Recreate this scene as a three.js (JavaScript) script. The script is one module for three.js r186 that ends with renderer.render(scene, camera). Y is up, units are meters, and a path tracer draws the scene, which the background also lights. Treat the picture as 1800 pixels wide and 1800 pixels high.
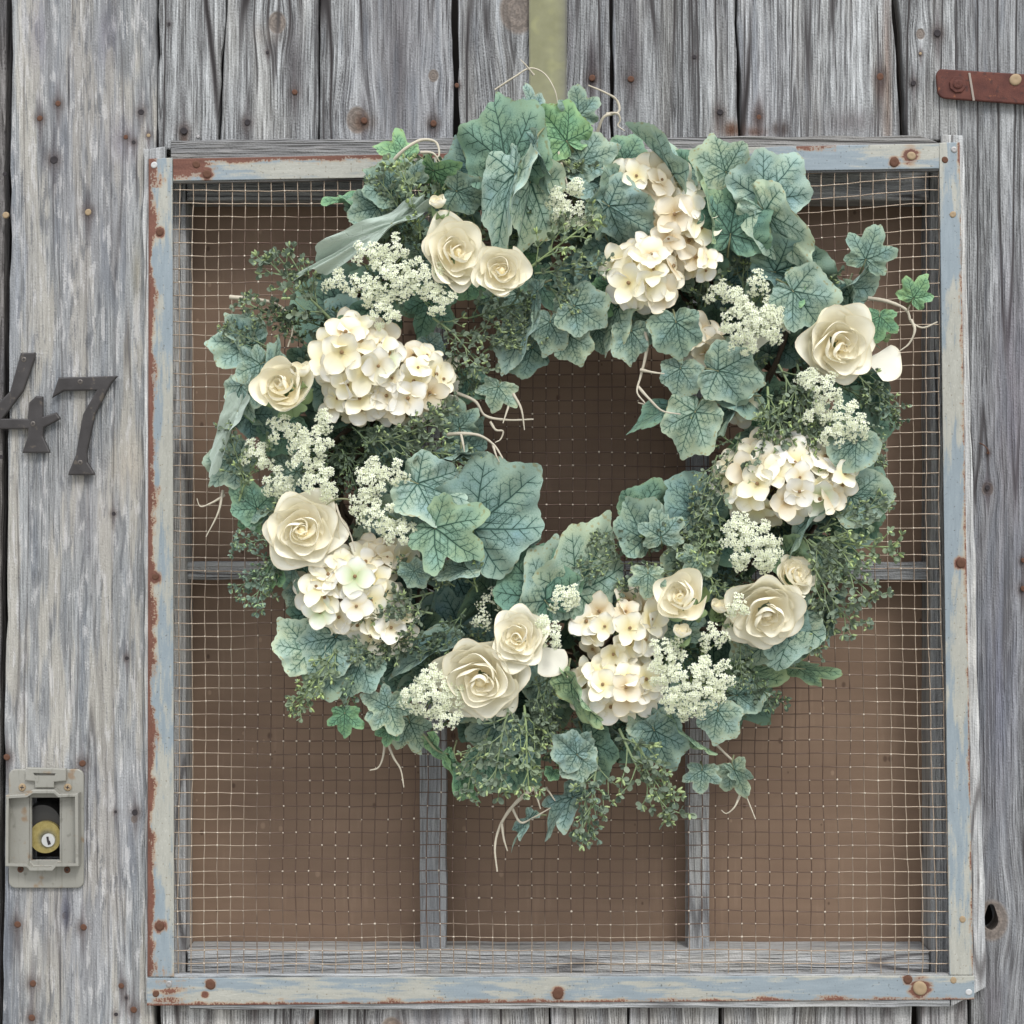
import * as THREE from 'three';
import { mergeGeometries, mergeVertices, toCreasedNormals } from 'three/addons/utils/BufferGeometryUtils.js';
import { RoundedBoxGeometry } from 'three/addons/geometries/RoundedBoxGeometry.js';

// ---------------------------------------------------------------- camera, sky, sun, exposure
const scene = new THREE.Scene();
const S = 0.00055;            // metres of door face per pixel of an 1800 pixel wide view
const D = 2.0;                // distance from the camera to the door face
const EYE = 1.5;              // height of the camera
const camera = new THREE.PerspectiveCamera(2 * Math.atan(900 * S / D) * 180 / Math.PI, 1, 0.05, 60);
camera.position.set(0, EYE, D);
camera.lookAt(0, EYE, 0);

const renderer = new THREE.WebGLRenderer({ antialias: true });
renderer.toneMapping = THREE.LinearToneMapping;
renderer.toneMappingExposure = 1.15;
renderer.shadowMap.enabled = true;

{ // an overcast sky, brightest overhead
  const W = 128, H = 64, data = new Float32Array(W * H * 4);
  for (let j = 0; j < H; j++) for (let i = 0; i < W; i++) {
    const up = Math.sin(((j + 0.5) / H - 0.5) * Math.PI), k = (j * W + i) * 4;
    const L = up > 0 ? 1.42 * (0.42 + 1.15 * up) : 0.5;
    data[k] = L * (up > 0 ? 0.97 : 1.0); data[k + 1] = L * 1.0; data[k + 2] = L * (up > 0 ? 1.07 : 0.94); data[k + 3] = 1;
  }
  const sky = new THREE.DataTexture(data, W, H, THREE.RGBAFormat, THREE.FloatType);
  sky.mapping = THREE.EquirectangularReflectionMapping; sky.magFilter = THREE.LinearFilter; sky.needsUpdate = true;
  scene.background = sky; scene.environment = sky;
}
const sun = new THREE.DirectionalLight(new THREE.Color(1, 0.98, 0.945), 1.5);
sun.position.set(0.9, EYE + 2.3, 2.1); sun.target.position.set(0, EYE, 0);
sun.castShadow = true; sun.shadow.radius = 26;
Object.assign(sun.shadow.camera, { left: -1.3, right: 1.3, top: 1.3, bottom: -1.3, near: 0.1, far: 8 });
sun.shadow.mapSize.set(4096, 4096);
scene.add(sun, sun.target);

// ---------------------------------------------------------------- helpers
const V = (x, y, z) => new THREE.Vector3(x, y, z);
const { lerp, clamp, smoothstep } = THREE.MathUtils;
const rad = (d) => d * Math.PI / 180;
function rng(seed) { let a = (seed * 2654435761) >>> 0; return () => { a = (a + 0x6d2b79f5) | 0; let t = Math.imul(a ^ (a >>> 15), 1 | a); t = (t + Math.imul(t ^ (t >>> 7), 61 | t)) ^ t; return ((t ^ (t >>> 14)) >>> 0) / 4294967296; }; }
// the point at depth z in front of the door that the camera sees at view pixel (px, py)
const P = (px, py, z = 0) => V((px - 900) * S * (D - z) / D, EYE + (900 - py) * S * (D - z) / D, z);
const perm = new Uint8Array(512);
{ const r = rng(77); const p = [...Array(256).keys()]; for (let i = 255; i > 0; i--) { const j = Math.floor(r() * (i + 1)); [p[i], p[j]] = [p[j], p[i]]; } for (let i = 0; i < 512; i++) perm[i] = p[i & 255]; }
const gx = new Float32Array(256), gy = new Float32Array(256);
for (let i = 0; i < 256; i++) { const a = i / 256 * Math.PI * 2; gx[i] = Math.cos(a); gy[i] = Math.sin(a); }
function noise(x, y) { // gradient noise, about -0.7 .. 0.7
  const ix = Math.floor(x), iy = Math.floor(y), fx = x - ix, fy = y - iy, X = ix & 255, Y = iy & 255;
  const u = fx * fx * fx * (fx * (fx * 6 - 15) + 10), v = fy * fy * fy * (fy * (fy * 6 - 15) + 10);
  const a = perm[perm[X] + Y], b = perm[perm[X + 1] + Y], c = perm[perm[X] + Y + 1], d = perm[perm[X + 1] + Y + 1];
  const n0 = gx[a] * fx + gy[a] * fy, n1 = gx[b] * (fx - 1) + gy[b] * fy, n2 = gx[c] * fx + gy[c] * (fy - 1), n3 = gx[d] * (fx - 1) + gy[d] * (fy - 1);
  const e = n0 + (n1 - n0) * u, f = n2 + (n3 - n2) * u;
  return e + (f - e) * v;
}
const fbm = (x, y, o = 4) => { let s = 0, a = 1; for (let i = 0; i < o; i++) { s += a * noise(x, y); x = x * 2.03 + 17.1; y = y * 2.03 + 5.7; a *= 0.5; } return s; };
function texPair(W, H, f, wrap = THREE.MirroredRepeatWrapping) { // f(i, j, out) fills out = [r, g, b (0..255), height 0..255]; row 0 is the bottom
  const c = new Uint8Array(W * H * 4), h = new Uint8Array(W * H), out = [0, 0, 0, 0];
  for (let j = 0; j < H; j++) for (let i = 0; i < W; i++) {
    f(i, j, out); const k = j * W + i;
    c[k * 4] = clamp(out[0], 0, 255); c[k * 4 + 1] = clamp(out[1], 0, 255); c[k * 4 + 2] = clamp(out[2], 0, 255); c[k * 4 + 3] = 255; h[k] = clamp(out[3], 0, 255);
  }
  const map = new THREE.DataTexture(c, W, H), bump = new THREE.DataTexture(h, W, H, THREE.RedFormat);
  map.colorSpace = THREE.SRGBColorSpace;
  for (const t of [map, bump]) { t.wrapS = t.wrapT = wrap; t.magFilter = THREE.LinearFilter; t.minFilter = THREE.LinearFilter; t.needsUpdate = true; }
  return { map, bump };
}
const std = (o) => new THREE.MeshStandardMaterial({ side: THREE.DoubleSide, ...o });
const phys = (o) => new THREE.MeshPhysicalMaterial({ side: THREE.DoubleSide, ...o });
const hex = (h) => new THREE.Color(h);
function mesh(parent, name, geo, mat) {
  const m = new THREE.Mesh(geo, mat); m.name = name; m.castShadow = m.receiveShadow = true; parent.add(m); return m;
}
function thing(name, base, label, category, group) {
  const g = new THREE.Group(); g.name = name; g.position.copy(base); g.userData = { label, category };
  if (group) g.userData.group = group;
  scene.add(g); return g;
}
// a mesh whose geometry is given in world coordinates, hung under a group or mesh that may be moved but is not turned
function placed(parent, name, geo, mat) {
  const o = V(0, 0, 0); for (let p = parent; p && p !== scene; p = p.parent) o.add(p.position);
  geo.computeBoundingBox(); const c = geo.boundingBox.getCenter(V(0, 0, 0));
  geo.translate(-c.x, -c.y, -c.z);
  const m = mesh(parent, name, geo, mat); m.position.copy(c).sub(o); return m;
}
// a plate with the outline pts (view pixels at the door face), from z0 to z0 + depth
function plate(pts, z0, depth, { bevel = 0.0012, holes = [], curve = 8 } = {}) {
  const f = (D - z0 - depth) / D, q = (p) => new THREE.Vector2((p[0] - 900) * S * f, EYE + (900 - p[1]) * S * f);
  const s = new THREE.Shape(pts.map(q));
  for (const h of holes) s.holes.push(new THREE.Path(h.map(q)));
  const b = Math.min(bevel, depth * 0.45);
  const g = new THREE.ExtrudeGeometry(s, { depth: depth - 2 * b, bevelEnabled: bevel > 0, bevelSize: b, bevelOffset: -b, bevelThickness: b, bevelSegments: 2, curveSegments: curve });
  g.translate(0, 0, z0 + b); return g;
}
// uv straight from the place on the door: pixel px,py -> ((px - x0) / w, (y1 - py) / h), sides pick up the depth
function uvPlanar(g, x0, y1, w, h, swap = false) {
  const p = g.attributes.position, uv = new Float32Array(p.count * 2);
  g.computeBoundingBox(); const zt = g.boundingBox.max.z, f = S * (D - zt) / D;
  for (let i = 0; i < p.count; i++) {
    const dz = (p.getZ(i) - zt) / S * 0.7, px = p.getX(i) / f + 900 + dz, py = 900 - (p.getY(i) - EYE) / f + dz;
    const a = swap ? py : px, b = swap ? px : py;
    uv[i * 2] = (a - x0) / w; uv[i * 2 + 1] = (y1 - b) / h;
  }
  g.setAttribute('uv', new THREE.BufferAttribute(uv, 2)); return g;
}
// a ragged line of points from a to b
function ragged(a, b, amp, seed, n = 22) {
  const out = [], dx = b[0] - a[0], dy = b[1] - a[1], l = Math.hypot(dx, dy);
  for (let i = 0; i < n; i++) {
    const t = i / n, k = amp * (fbm(t * l / 90 + seed * 3.1, seed * 1.7, 3)) * (i ? 1 : 0.3);
    out.push([a[0] + dx * t - dy / l * k, a[1] + dy * t + dx / l * k]);
  }
  return out;
}
// a tapered tube through points (Vector3), radius r0 -> r1
function taper(points, r0, r1, seg = 24, sides = 6) {
  const c = new THREE.CatmullRomCurve3(points), fr = c.computeFrenetFrames(seg, false), pos = [], nor = [], uv = [], idx = [];
  for (let i = 0; i <= seg; i++) {
    const t = i / seg, p = c.getPointAt(t), r = lerp(r0, r1, t) * (1 + 0.28 * noise(t * seg * 0.45, r0 * 9e3 + points[0].x * 50));
    for (let j = 0; j <= sides; j++) {
      const a = j / sides * Math.PI * 2, n = fr.normals[i].clone().multiplyScalar(Math.cos(a)).addScaledVector(fr.binormals[i], Math.sin(a));
      pos.push(p.x + n.x * r, p.y + n.y * r, p.z + n.z * r); nor.push(n.x, n.y, n.z); uv.push(j / sides, t);
      if (i < seg && j < sides) { const k = i * (sides + 1) + j; idx.push(k, k + 1, k + sides + 1, k + 1, k + sides + 2, k + sides + 1); }
    }
  }
  const g = new THREE.BufferGeometry();
  g.setAttribute('position', new THREE.Float32BufferAttribute(pos, 3)); g.setAttribute('normal', new THREE.Float32BufferAttribute(nor, 3)); g.setAttribute('uv', new THREE.Float32BufferAttribute(uv, 2));
  g.setIndex(idx); return g;
}
function tint(g, c) { // one vertex colour (linear) over a whole geometry
  const n = g.attributes.position.count, a = new Float32Array(n * 3);
  for (let i = 0; i < n; i++) { a[i * 3] = c[0]; a[i * 3 + 1] = c[1]; a[i * 3 + 2] = c[2]; }
  g.setAttribute('color', new THREE.BufferAttribute(a, 3)); return g;
}
const mixc = (a, b, t) => [lerp(a[0], b[0], t), lerp(a[1], b[1], t), lerp(a[2], b[2], t)];

// ---------------------------------------------------------------- weathered wood
// x0, y1: view pixel of the texture's left and bottom; ppx: texels per view pixel; edges: x where one plank ends and the next begins
function wood(W, H, x0, y1, wpx, hpx, o) {
  const { seed = 1, edges = [], knots = [], stains = [], bleached = 0, tone = 1, across = false, crack = 1, warm = 0 } = o;
  const dark = [46, 42, 42], deep = [76, 75, 75], mid = [137, 138, 138], pale = [194, 196, 196], beige = [186, 179, 165], slate = [104, 111, 121], violet = [144, 141, 147];
  return texPair(W, H, (i, j, out) => {
    let px = x0 + (i + 0.5) / W * wpx, py = y1 - (j + 0.5) / H * hpx;
    let b = 0; for (const e of edges) if (px > e + 9 * noise(py / 160, e)) b++;
    let x = (across ? py : px) * S, y = (across ? px : py) * S;
    const off = seed * 13.7 + b * 5.31;
    let knot = 0, rings = 0;
    x += 0.006 * noise(x * 4 + off, y * 1.6) + 0.0015 * noise(x * 22 + off, y * 7) + 0.0005 * noise(x * 90 + off, y * 40);
    for (const [kx, ky, kr] of knots) {
      const dx = (px - kx), dy = (py - ky), q = Math.hypot(dx, dy * 0.8) / kr;
      if (q < 9) {
        const d = Math.exp(-(dx * dx) / (kr * kr * 5) - (dy * dy) / (kr * kr * 16));
        x -= dx * S * 0.6 * d;
        if (q < 1.25) { knot = Math.max(knot, smoothstep(1.25 - q, 0, 0.3)); rings = 0.6 * Math.sin(q * 13 + 4 * noise(dx / 6, dy / 6)) + 0.8 * noise(dx / 3, dy / 3); }
      }
    }
    const X = x + off;
    const g1 = noise(X * 38, y * 0.9 + off), g2 = noise(X * 130, y * 3.2 + off), g3 = noise(X * 380, y * 9), g4 = noise(X * 900, y * 32 + off), g5 = noise(px * 0.45, py * 0.3);
    const c1 = noise(X * 26 + 9.2, y * 0.75 + b), c2 = noise(X * 70 + 3.1, y * 2.2), where = noise(x * 9 + off, y * 2.6 + 4);
    const k1 = crack * (bleached ? 0.55 : 1) * Math.exp(-(c1 * c1) / 0.00028) * smoothstep(where, -0.12, 0.08), k2 = crack * Math.exp(-(c2 * c2) / 0.0016) * smoothstep(noise(x * 30 + 2, y * 6 + off), 0.02, 0.3) * 0.8;
    const hair = Math.exp(-(g3 * g3) / 0.0025) * smoothstep(noise(x * 46 + off, y * 5), 0.0, 0.35), hair2 = Math.exp(-(g2 * g2) / 0.0012) * smoothstep(noise(x * 24 + 5, y * 4 + off), 0.05, 0.3);
    let h = 0.56 + 0.34 * g1 + 0.44 * g2 + 0.5 * g3 + 0.62 * g4 + 0.24 * g5 - (bleached ? 0.3 : 0.5) * (hair + hair2);
    let t = clamp(bleached ? 0.64 + (h - 0.56) * 0.5 : 0.57 + (h - 0.56) * 0.95, 0, 1), r, g, bl;
    const lo = t < 0.5, u = lo ? t * 2 : t * 2 - 1, A = lo ? deep : mid, B = lo ? mid : pale;
    r = lerp(A[0], B[0], u); g = lerp(A[1], B[1], u); bl = lerp(A[2], B[2], u);
    const add = (c, k) => { r = lerp(r, c[0], k); g = lerp(g, c[1], k); bl = lerp(bl, c[2], k); };
    const patch = noise(X * 42 + 31, y * 5.5), patch2 = noise(X * 120, y * 14 + 8), big = noise(x * 7 + off, y * 2.2 + 11);
    if (bleached) {
      const p = patch + 0.6 * patch2 + 0.5 * big + 0.25 * g4;
      add(beige, bleached * 0.6 * smoothstep(p, 0.02, 0.3)); add(slate, bleached * 0.42 * smoothstep(-p, 0.2, 0.5));
      add(violet, bleached * 0.22 * smoothstep(noise(X * 17, y * 3 + 2), 0.05, 0.4));
      const f1 = noise(X * 110 + 3, y * 24), f2 = noise(X * 280 + 9, y * 60), f3 = noise(X * 80 + 50, y * 17 + 8), f4 = noise(X * 260, y * 44 + 4);
      add([204, 202, 200], bleached * 0.6 * smoothstep(f1 + 0.9 * f2 + 0.5 * g4 + 0.3 * g5, 0.2, 0.5));
      add([96, 98, 102], bleached * 0.6 * smoothstep(f3 + 0.9 * f4 + 0.5 * g4 + 0.3 * g5 - 0.3 * big, 0.36, 0.66));
    } else {
      add(beige, (0.22 + warm) * smoothstep(patch + big * 0.6, 0.0, 0.5)); add(violet, 0.3 * smoothstep(-big, -0.05, 0.4)); add(slate, 0.3 * smoothstep(patch2 - big, 0.2, 0.7));
    }
    const m = tone * (1 + 0.10 * noise(b * 7.7 + seed, 0.5) + 0.08 * big); r *= m; g *= m; bl *= m;
    if (knot) { add([112 + 20 * rings, 101 + 18 * rings, 92 + 16 * rings], 0.85 * knot); h = lerp(h, 0.5 + 0.12 * rings, knot); }
    const k = Math.max(k1, k2); add(dark, 0.85 * k); h -= 0.75 * k;
    for (const [sx, sy, rx, ry, cr, cg, cb, amt] of stains) {
      const dx = (px - sx) / rx, dy = (py - sy) / ry, q = dx * dx + dy * dy;
      if (q < 5) add([cr, cg, cb], amt * Math.exp(-q * 1.1) * clamp(0.8 + 0.9 * g2 + 0.5 * g3, 0, 1));
    }
    out[0] = r; out[1] = g; out[2] = bl; out[3] = 255 * clamp(h * 0.8, 0, 1);
  });
}
const woodMat = (t, o = {}) => std({ map: t.map, bumpMap: t.bump, bumpScale: 0.0026, roughness: 0.86, ...o });

// stains: x, y, radius across, radius along, colour, strength
const STAIN = [52, 46, 48];
const plankStains = [
  [518, 120, 14, 75, ...STAIN, 0.75], [700, 120, 16, 120, ...STAIN, 0.55], [1041, 110, 12, 45, ...STAIN, 0.8], [1109, 100, 18, 80, ...STAIN, 0.7], [1266, 205, 9, 22, 40, 26, 20, 0.95], [1286, 228, 22, 14, 84, 52, 34, 0.9],
  [1333, 205, 9, 24, 48, 28, 22, 0.95], [1330, 232, 16, 9, 74, 44, 30, 0.8], [1547, 150, 8, 26, 66, 38, 26, 0.8], [1110, 40, 9, 90, 58, 54, 58, 0.5], [1500, 215, 60, 22, 92, 84, 84, 0.55], [1370, 226, 14, 12, 40, 30, 26, 0.7],
  [435, 225, 7, 16, 50, 42, 40, 0.8], [323, 245, 6, 18, 120, 80, 48, 0.7], [640, 215, 14, 14, 92, 58, 34, 0.9], [762, 218, 8, 14, 46, 34, 28, 0.9], [1560, 120, 8, 200, 96, 58, 36, 0.45], [1000, 60, 12, 90, 70, 66, 70, 0.45], [470, 60, 30, 20, 150, 140, 130, 0.4],
];
const nailSpots = [
  ['stile', [[70, 208, 6, 0], [102, 182, 6, 0], [95, 281, 8, 2], [248, 197, 6, 2], [221, 241, 5, 0], [235, 250, 4, 2], [261, 238, 4, 1], [10, 378, 7, 1], [155, 373, 7, 1], [12, 1331, 7, 0], [145, 1342, 7, 0], [31, 1625, 7, 0], [147, 1630, 7, 0], [58, 1729, 7, 0], [213, 1733, 6, 0], [56, 1789, 7, 0], [235, 1775, 7, 0], [204, 1783, 4, 2], [237, 1428, 6, 2], [203, 1427, 3, 2], [222, 1754, 3, 2], [200, 903, 4, 2], [223, 1157, 4, 2], [2, 803, 4, 2], [8, 306, 4, 2]]],
  [0, [[323, 230, 7, 2], [348, 240, 4, 3], [297, 42, 3, 2]]], [1, [[435, 215, 6, 2], [518, 162, 6, 0], [470, 92, 3, 2]]], [2, [[640, 212, 7, 0], [762, 217, 7, 0], [803, 150, 5, 0]]],
  [3, [[1041, 137, 7, 0]]], [4, [[1109, 139, 7, 0], [1266, 197, 6, 2], [1221, 100, 4, 2]]], [5, [[1334, 206, 6, 0], [1547, 135, 8, 0], [1372, 228, 6, 2]]], [6, [[1606, 146, 5, 2], [1648, 58, 7, 2], [1618, 94, 3, 1]]],
  ['side', [[1737, 796, 3, 0], [1736, 857, 5, 2], [1799, 1035, 6, 0], [1799, 985, 5, 0]]],
];
// weather has run down from every iron head
const runs = (keys) => nailSpots.filter((n) => keys.includes(n[0])).flatMap((n) => n[1].flatMap(([x, y, r, k]) => k === 3 ? [] : [[x, y, r * 1.7, r * 2.1, 66, 54, 50, 0.85], [x + 0.5, y + r * 3, r * 0.8, r * 4.5, 74, 66, 66, 0.6], [x - 0.5, y - r * 3, r * 0.6, r * 4, 84, 78, 80, 0.5]]));
const plankWood = wood(2048, 704, 230, 300, 1560, 560, { seed: 3, edges: [397, 561, 798, 1080, 1298, 1568], tone: 0.97, crack: 1.25,
  knots: [[487, 40, 14], [628, 211, 17], [762, 133, 8], [912, 18, 30], [1618, 60, 7]], stains: [...plankStains, ...runs([0, 1, 2, 3, 4, 5, 6])] });
const boardWood = wood(512, 2048, -20, 1840, 320, 1900, { seed: 8, bleached: 1, tone: 1.0, crack: 0.6, knots: [[236, 1440, 5], [115, 1610, 5]],
  stains: [[94, 340, 1.5, 110, 44, 42, 44, 1.1], [121, 150, 1.6, 60, 50, 48, 50, 1.0], [106, 1720, 1.6, 90, 50, 48, 50, 1.0], [60, 1120, 1.2, 50, 80, 78, 80, 0.7], [200, 1250, 1.1, 40, 80, 76, 76, 0.7], [168, 1010, 1.1, 40, 90, 86, 86, 0.6], [240, 300, 1.4, 50, 64, 60, 60, 0.9], [118, 1610, 5, 26, 50, 50, 58, 1.0], [190, 60, 16, 60, 96, 92, 104, 0.6], [70, 60, 22, 70, 120, 116, 126, 0.5], [215, 250, 26, 40, 128, 124, 134, 0.55], [30, 480, 30, 160, 120, 126, 140, 0.45], [60, 1690, 26, 80, 200, 192, 176, 0.5], [115, 1600, 10, 40, 78, 78, 90, 0.6], [10, 1600, 22, 120, 110, 118, 132, 0.5], [75, 270, 6, 40, 60, 60, 66, 0.5], [230, 820, 40, 60, 186, 174, 156, 0.4], [240, 480, 9, 60, 120, 112, 90, 0.4], [150, 900, 50, 90, 178, 170, 166, 0.35], ...runs(['stile'])] });
const sideWood = wood(512, 2048, 1640, 1840, 340, 2100, { seed: 21, tone: 0.9, crack: 1.1, knots: [[1743, 1618, 26], [1736, 860, 9]], warm: -0.1,
  stains: [[1760, 1200, 30, 200, 110, 112, 132, 0.45], [1745, 1760, 20, 50, 96, 90, 96, 0.5], [1780, 700, 30, 240, 118, 108, 120, 0.4], [1735, 860, 6, 26, 60, 56, 66, 0.6], ...runs(['side'])] });
const trimWood = wood(1024, 160, 0, 160, 1500, 170, { seed: 33, across: true, tone: 0.94, bleached: 0.35, crack: 1.2 });
const darkWood = wood(512, 128, 0, 160, 900, 170, { seed: 41, across: true, tone: 0.55, crack: 1 });
const M = {};
M.plank = woodMat(plankWood); M.plankDark = woodMat(plankWood, { color: new THREE.Color(0.62, 0.58, 0.56) }); M.plankPale = woodMat(plankWood, { color: new THREE.Color(1.28, 1.24, 1.2) });
M.board = woodMat(boardWood, { bumpScale: 0.0022 }); M.side = woodMat(sideWood); M.trim = woodMat(trimWood); M.trimDark = woodMat(darkWood);
M.trimPale = woodMat(trimWood, { color: new THREE.Color(1.35, 1.33, 1.3) });
M.shade = std({ color: new THREE.Color(0.05, 0.042, 0.036), roughness: 0.95 });
{ // brown paper-like board behind the window, faint horizontal streaks
  const spots = [], rnd = rng(31); for (let k = 0; k < 46; k++) spots.push([rnd() * 640, rnd() * 640, 1 + rnd() * 2.2, rnd() < 0.6 ? -1 : 0.7]);
  const t = texPair(640, 640, (i, j, o) => {
    const cloud = fbm(i / 150, j / 110, 4), streak = noise(i / 240, j / 10), drip = smoothstep(noise(i / 9, j / 260) + 0.5 * cloud, 0.25, 0.6), fine = noise(i / 1.7, j / 1.7);
    let n = 11 * cloud + 5 * streak + 4 * fine + 9 * drip * (0.5 + noise(i / 4, j / 40)), h = 128 + 20 * noise(i / 300, j / 9) + 14 * fine;
    for (const [sx, sy, r, k] of spots) { const q = Math.hypot(i - sx, (j - sy) * 0.7) / r; if (q < 1.6) n += k * 34 * smoothstep(1.6 - q, 0, 0.9); }
    o[0] = 132 + n; o[1] = 108 + n * 0.95; o[2] = 88 + n * 0.85; o[3] = h;
  });
  M.pane = std({ map: t.map, bumpMap: t.bump, bumpScale: 0.0003, roughness: 0.62 });
}
M.nailRust = std({ color: new THREE.Color(0.12, 0.055, 0.032), roughness: 0.8, metalness: 0.25 });
M.nailTan = std({ color: new THREE.Color(0.34, 0.25, 0.15), roughness: 0.7, metalness: 0.2 });
M.nailDark = std({ color: new THREE.Color(0.025, 0.02, 0.022), roughness: 0.8 });
M.nailGrey = std({ color: new THREE.Color(0.36, 0.35, 0.34), roughness: 0.5, metalness: 0.6 });
M.nailWhite = std({ color: new THREE.Color(0.5, 0.5, 0.49), roughness: 0.45 });
const headGeo = new THREE.LatheGeometry([[0, 0.2], [0.4, 0.26], [0.75, 0.24], [0.94, 0.14], [1, 0], [1, -0.6]].map(([x, y]) => new THREE.Vector2(x, y)), 18).rotateX(Math.PI / 2);
const slotGeo = mergeGeometries([new THREE.BoxGeometry(1.1, 0.24, 0.1), new THREE.BoxGeometry(0.24, 1.1, 0.11)]).translate(0, 0, 0.22);
const pitGeo = new THREE.LatheGeometry([[0, 0.06], [0.7, 0.08], [0.92, 0.16], [1.1, 0.1], [1.2, -0.2]].map(([x, y]) => new THREE.Vector2(x, y)), 14).rotateX(Math.PI / 2);
// heads of nails and screws: x, y, radius in view pixels
function nail(parent, px, py, r, mat, z = 0, name = 'nail', slot = false) {
  const o = V(0, 0, 0); for (let p = parent; p && p !== scene; p = p.parent) o.add(p.position);
  const m = mesh(parent, name, mat === M.nailDark ? pitGeo : headGeo, mat); m.position.copy(P(px, py, z)).sub(o);
  m.scale.set(r * S, r * S * (0.92 + 0.12 * noise(px, py)), r * S); m.rotation.z = px;
  if (slot && parent.parent === scene) { const k = mesh(m, 'slot', slotGeo, M.nailDark); k.rotation.z = py; }
  return m;
}

// ---------------------------------------------------------------- the door: planks, window, backing
const door = thing('barn_door', V(0, 0, -0.02), 'weathered grey plank barn door with a six light window behind the wreath', 'door');
const PZ = -0.024, PT = 0.024;
function plank(name, xt0, xt1, xb0, xb1, yt, yb, mat, tex, { seed = 1, amp = 5, dz = 0, holes, n = 22, parent = door, bottomAmp = 4 } = {}) {
  const pts = [...ragged([xt0, yt], [xt1, yt], 2, seed + 0.2, 6), ...ragged([xt1, yt], [xb1, yb], amp, seed + 1.3, n), ...ragged([xb1, yb], [xb0, yb], bottomAmp, seed + 2.9, 9), ...ragged([xb0, yb], [xt0, yt], amp, seed + 4.1, n)];
  const g = plate(pts, PZ + dz, PT, { bevel: 0.0016, holes });
  uvPlanar(g, ...tex); return placed(parent, name, g, mat);
}
const TP = [230, 300, 1560, 560], TB = [-20, 1840, 320, 1900], TS = [1640, 1840, 340, 2100];
// top run of planks
const top = [];
top.push(plank('plank', 281, 407, 279, 383, -260, 262, M.plank, TP, { seed: 11, amp: 7 }));
top.push(plank('plank', 411, 561, 387, 558, -260, 262, M.plank, TP, { seed: 12, amp: 3, dz: 0.001 }));
top.push(plank('plank', 564, 791, 562, 797, -260, 258, M.plank, TP, { seed: 13, amp: 4 }));
top.push(plank('plank', 802, 1068, 807, 1074, -260, 258, M.plank, TP, { seed: 14, amp: 4, dz: -0.001 }));
top.push(plank('plank', 1075, 1286, 1080, 1298, -260, 250, M.plank, TP, { seed: 15, amp: 4, dz: 0.0008, bottomAmp: 9 }));
top.push(plank('plank', 1290, 1556, 1304, 1582, -260, 247, M.plank, TP, { seed: 16, amp: 5, dz: 0.002, bottomAmp: 9 }));
top.push(plank('plank', 1566, 1668, 1594, 1684, -260, 247, M.plank, TP, { seed: 17, amp: 4 }));
// bottom run
[[282, 552], [560, 964], [969, 1101], [1106, 1262], [1270, 1602], [1618, 1700]].forEach(([a, b], i) => plank('plank', a, b, a + 3, b + 2, 1752, 2120, M.plankPale, [160 + i * 130, 1900, 1560, 560], { seed: 40 + i, amp: 3, dz: (i % 3) * 0.0008 }));
// the wide board that carries the numbers and the lock, and the boards by the hinge
const stile = plank('wide_plank', 24, 276, 2, 270, -260, 2120, M.board, TB, { seed: 5, amp: 5, n: 60, dz: 0.003, holes: [[[52, 1398], [109, 1398], [109, 1516], [52, 1516]]] });
const knotHole = []; for (let k = 0; k < 20; k++) { const a = k / 20 * Math.PI * 2; knotHole.push([1742 + 15 * Math.cos(a) * (1 + 0.15 * Math.sin(3 * a)), 1612 + 26 * Math.sin(a)]); }
const rightStile = plank('wide_plank', 1672, 1970, 1712, 1985, -260, 2120, M.side, TS, { seed: 6, amp: 3, n: 60, dz: -0.001, holes: [knotHole] });
[[1992, 2240], [2248, 2500], [2506, 2760]].forEach(([a, b], i) => plank('plank', a, b, a, b, -260, 2120, M.side, [1640 + i * 190, 1840 + i * 60, 340, 2100], { seed: 60 + i, amp: 4 }));
{ // dark boards behind, seen only through the gaps
  const g = new THREE.BoxGeometry(2.2, 1.32, 0.012); g.translate(0.2, EYE, -0.094); placed(door, 'backing_board', g, M.shade);
}
const NM = [M.nailRust, M.nailTan, M.nailDark, M.nailGrey];
for (const [key, list] of nailSpots) for (const b of [key === 'stile' ? stile : key === 'side' ? rightStile : top[key]]) for (const [x, y, r, k] of list) nail(b, x, y, r * (k === 2 ? 0.8 : 0.86), NM[k], (b === stile ? 0.003 : 0.0015), k === 2 ? 'nail_hole' : 'nail');
{ // a bent nail sticking out of the board by the hinge
  const g = taper([P(1722, 779, 0.001), P(1730, 783, 0.006), P(1736, 790, 0.007), P(1738, 798, 0.004)], 0.0006, 0.0006, 10, 6); placed(door, 'bent_nail', g, M.nailRust);
}
// the window: sash, glazing bars and brown boarded lights
const sash = new THREE.Group(); sash.name = 'window_sash'; sash.position.set(0, EYE, -0.01); door.add(sash);
const bar = (name, x0, y0, x1, y1, z0, d, mat, tex, swap) => placed(sash, name, uvPlanar(plate([...ragged([x0, y0], [x1, y0], 2.4, x0 + y0, 26), ...ragged([x1, y0], [x1, y1], 2.4, x1 + y0, 26), ...ragged([x1, y1], [x0, y1], 2.4, x1 + y1, 26), ...ragged([x0, y1], [x0, y0], 2.4, x0 + y1, 26)], z0, d, { bevel: 0.002 }), ...tex, swap), mat);
bar('stile', 278, 255, 326, 1760, -0.072, 0.047, M.trimPale, [0, 560, 1500, 170], true);
bar('stile', 1636, 250, 1690, 1760, -0.072, 0.047, M.trim, [140, 2000, 1500, 170], true);
bar('rail', 328, 250, 1634, 352, -0.072, 0.045, M.trim, [300, 420, 1500, 170]);
bar('rail', 328, 1672, 1634, 1760, -0.072, 0.048, M.trimPale, [200, 1800, 1500, 170]);
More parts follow.
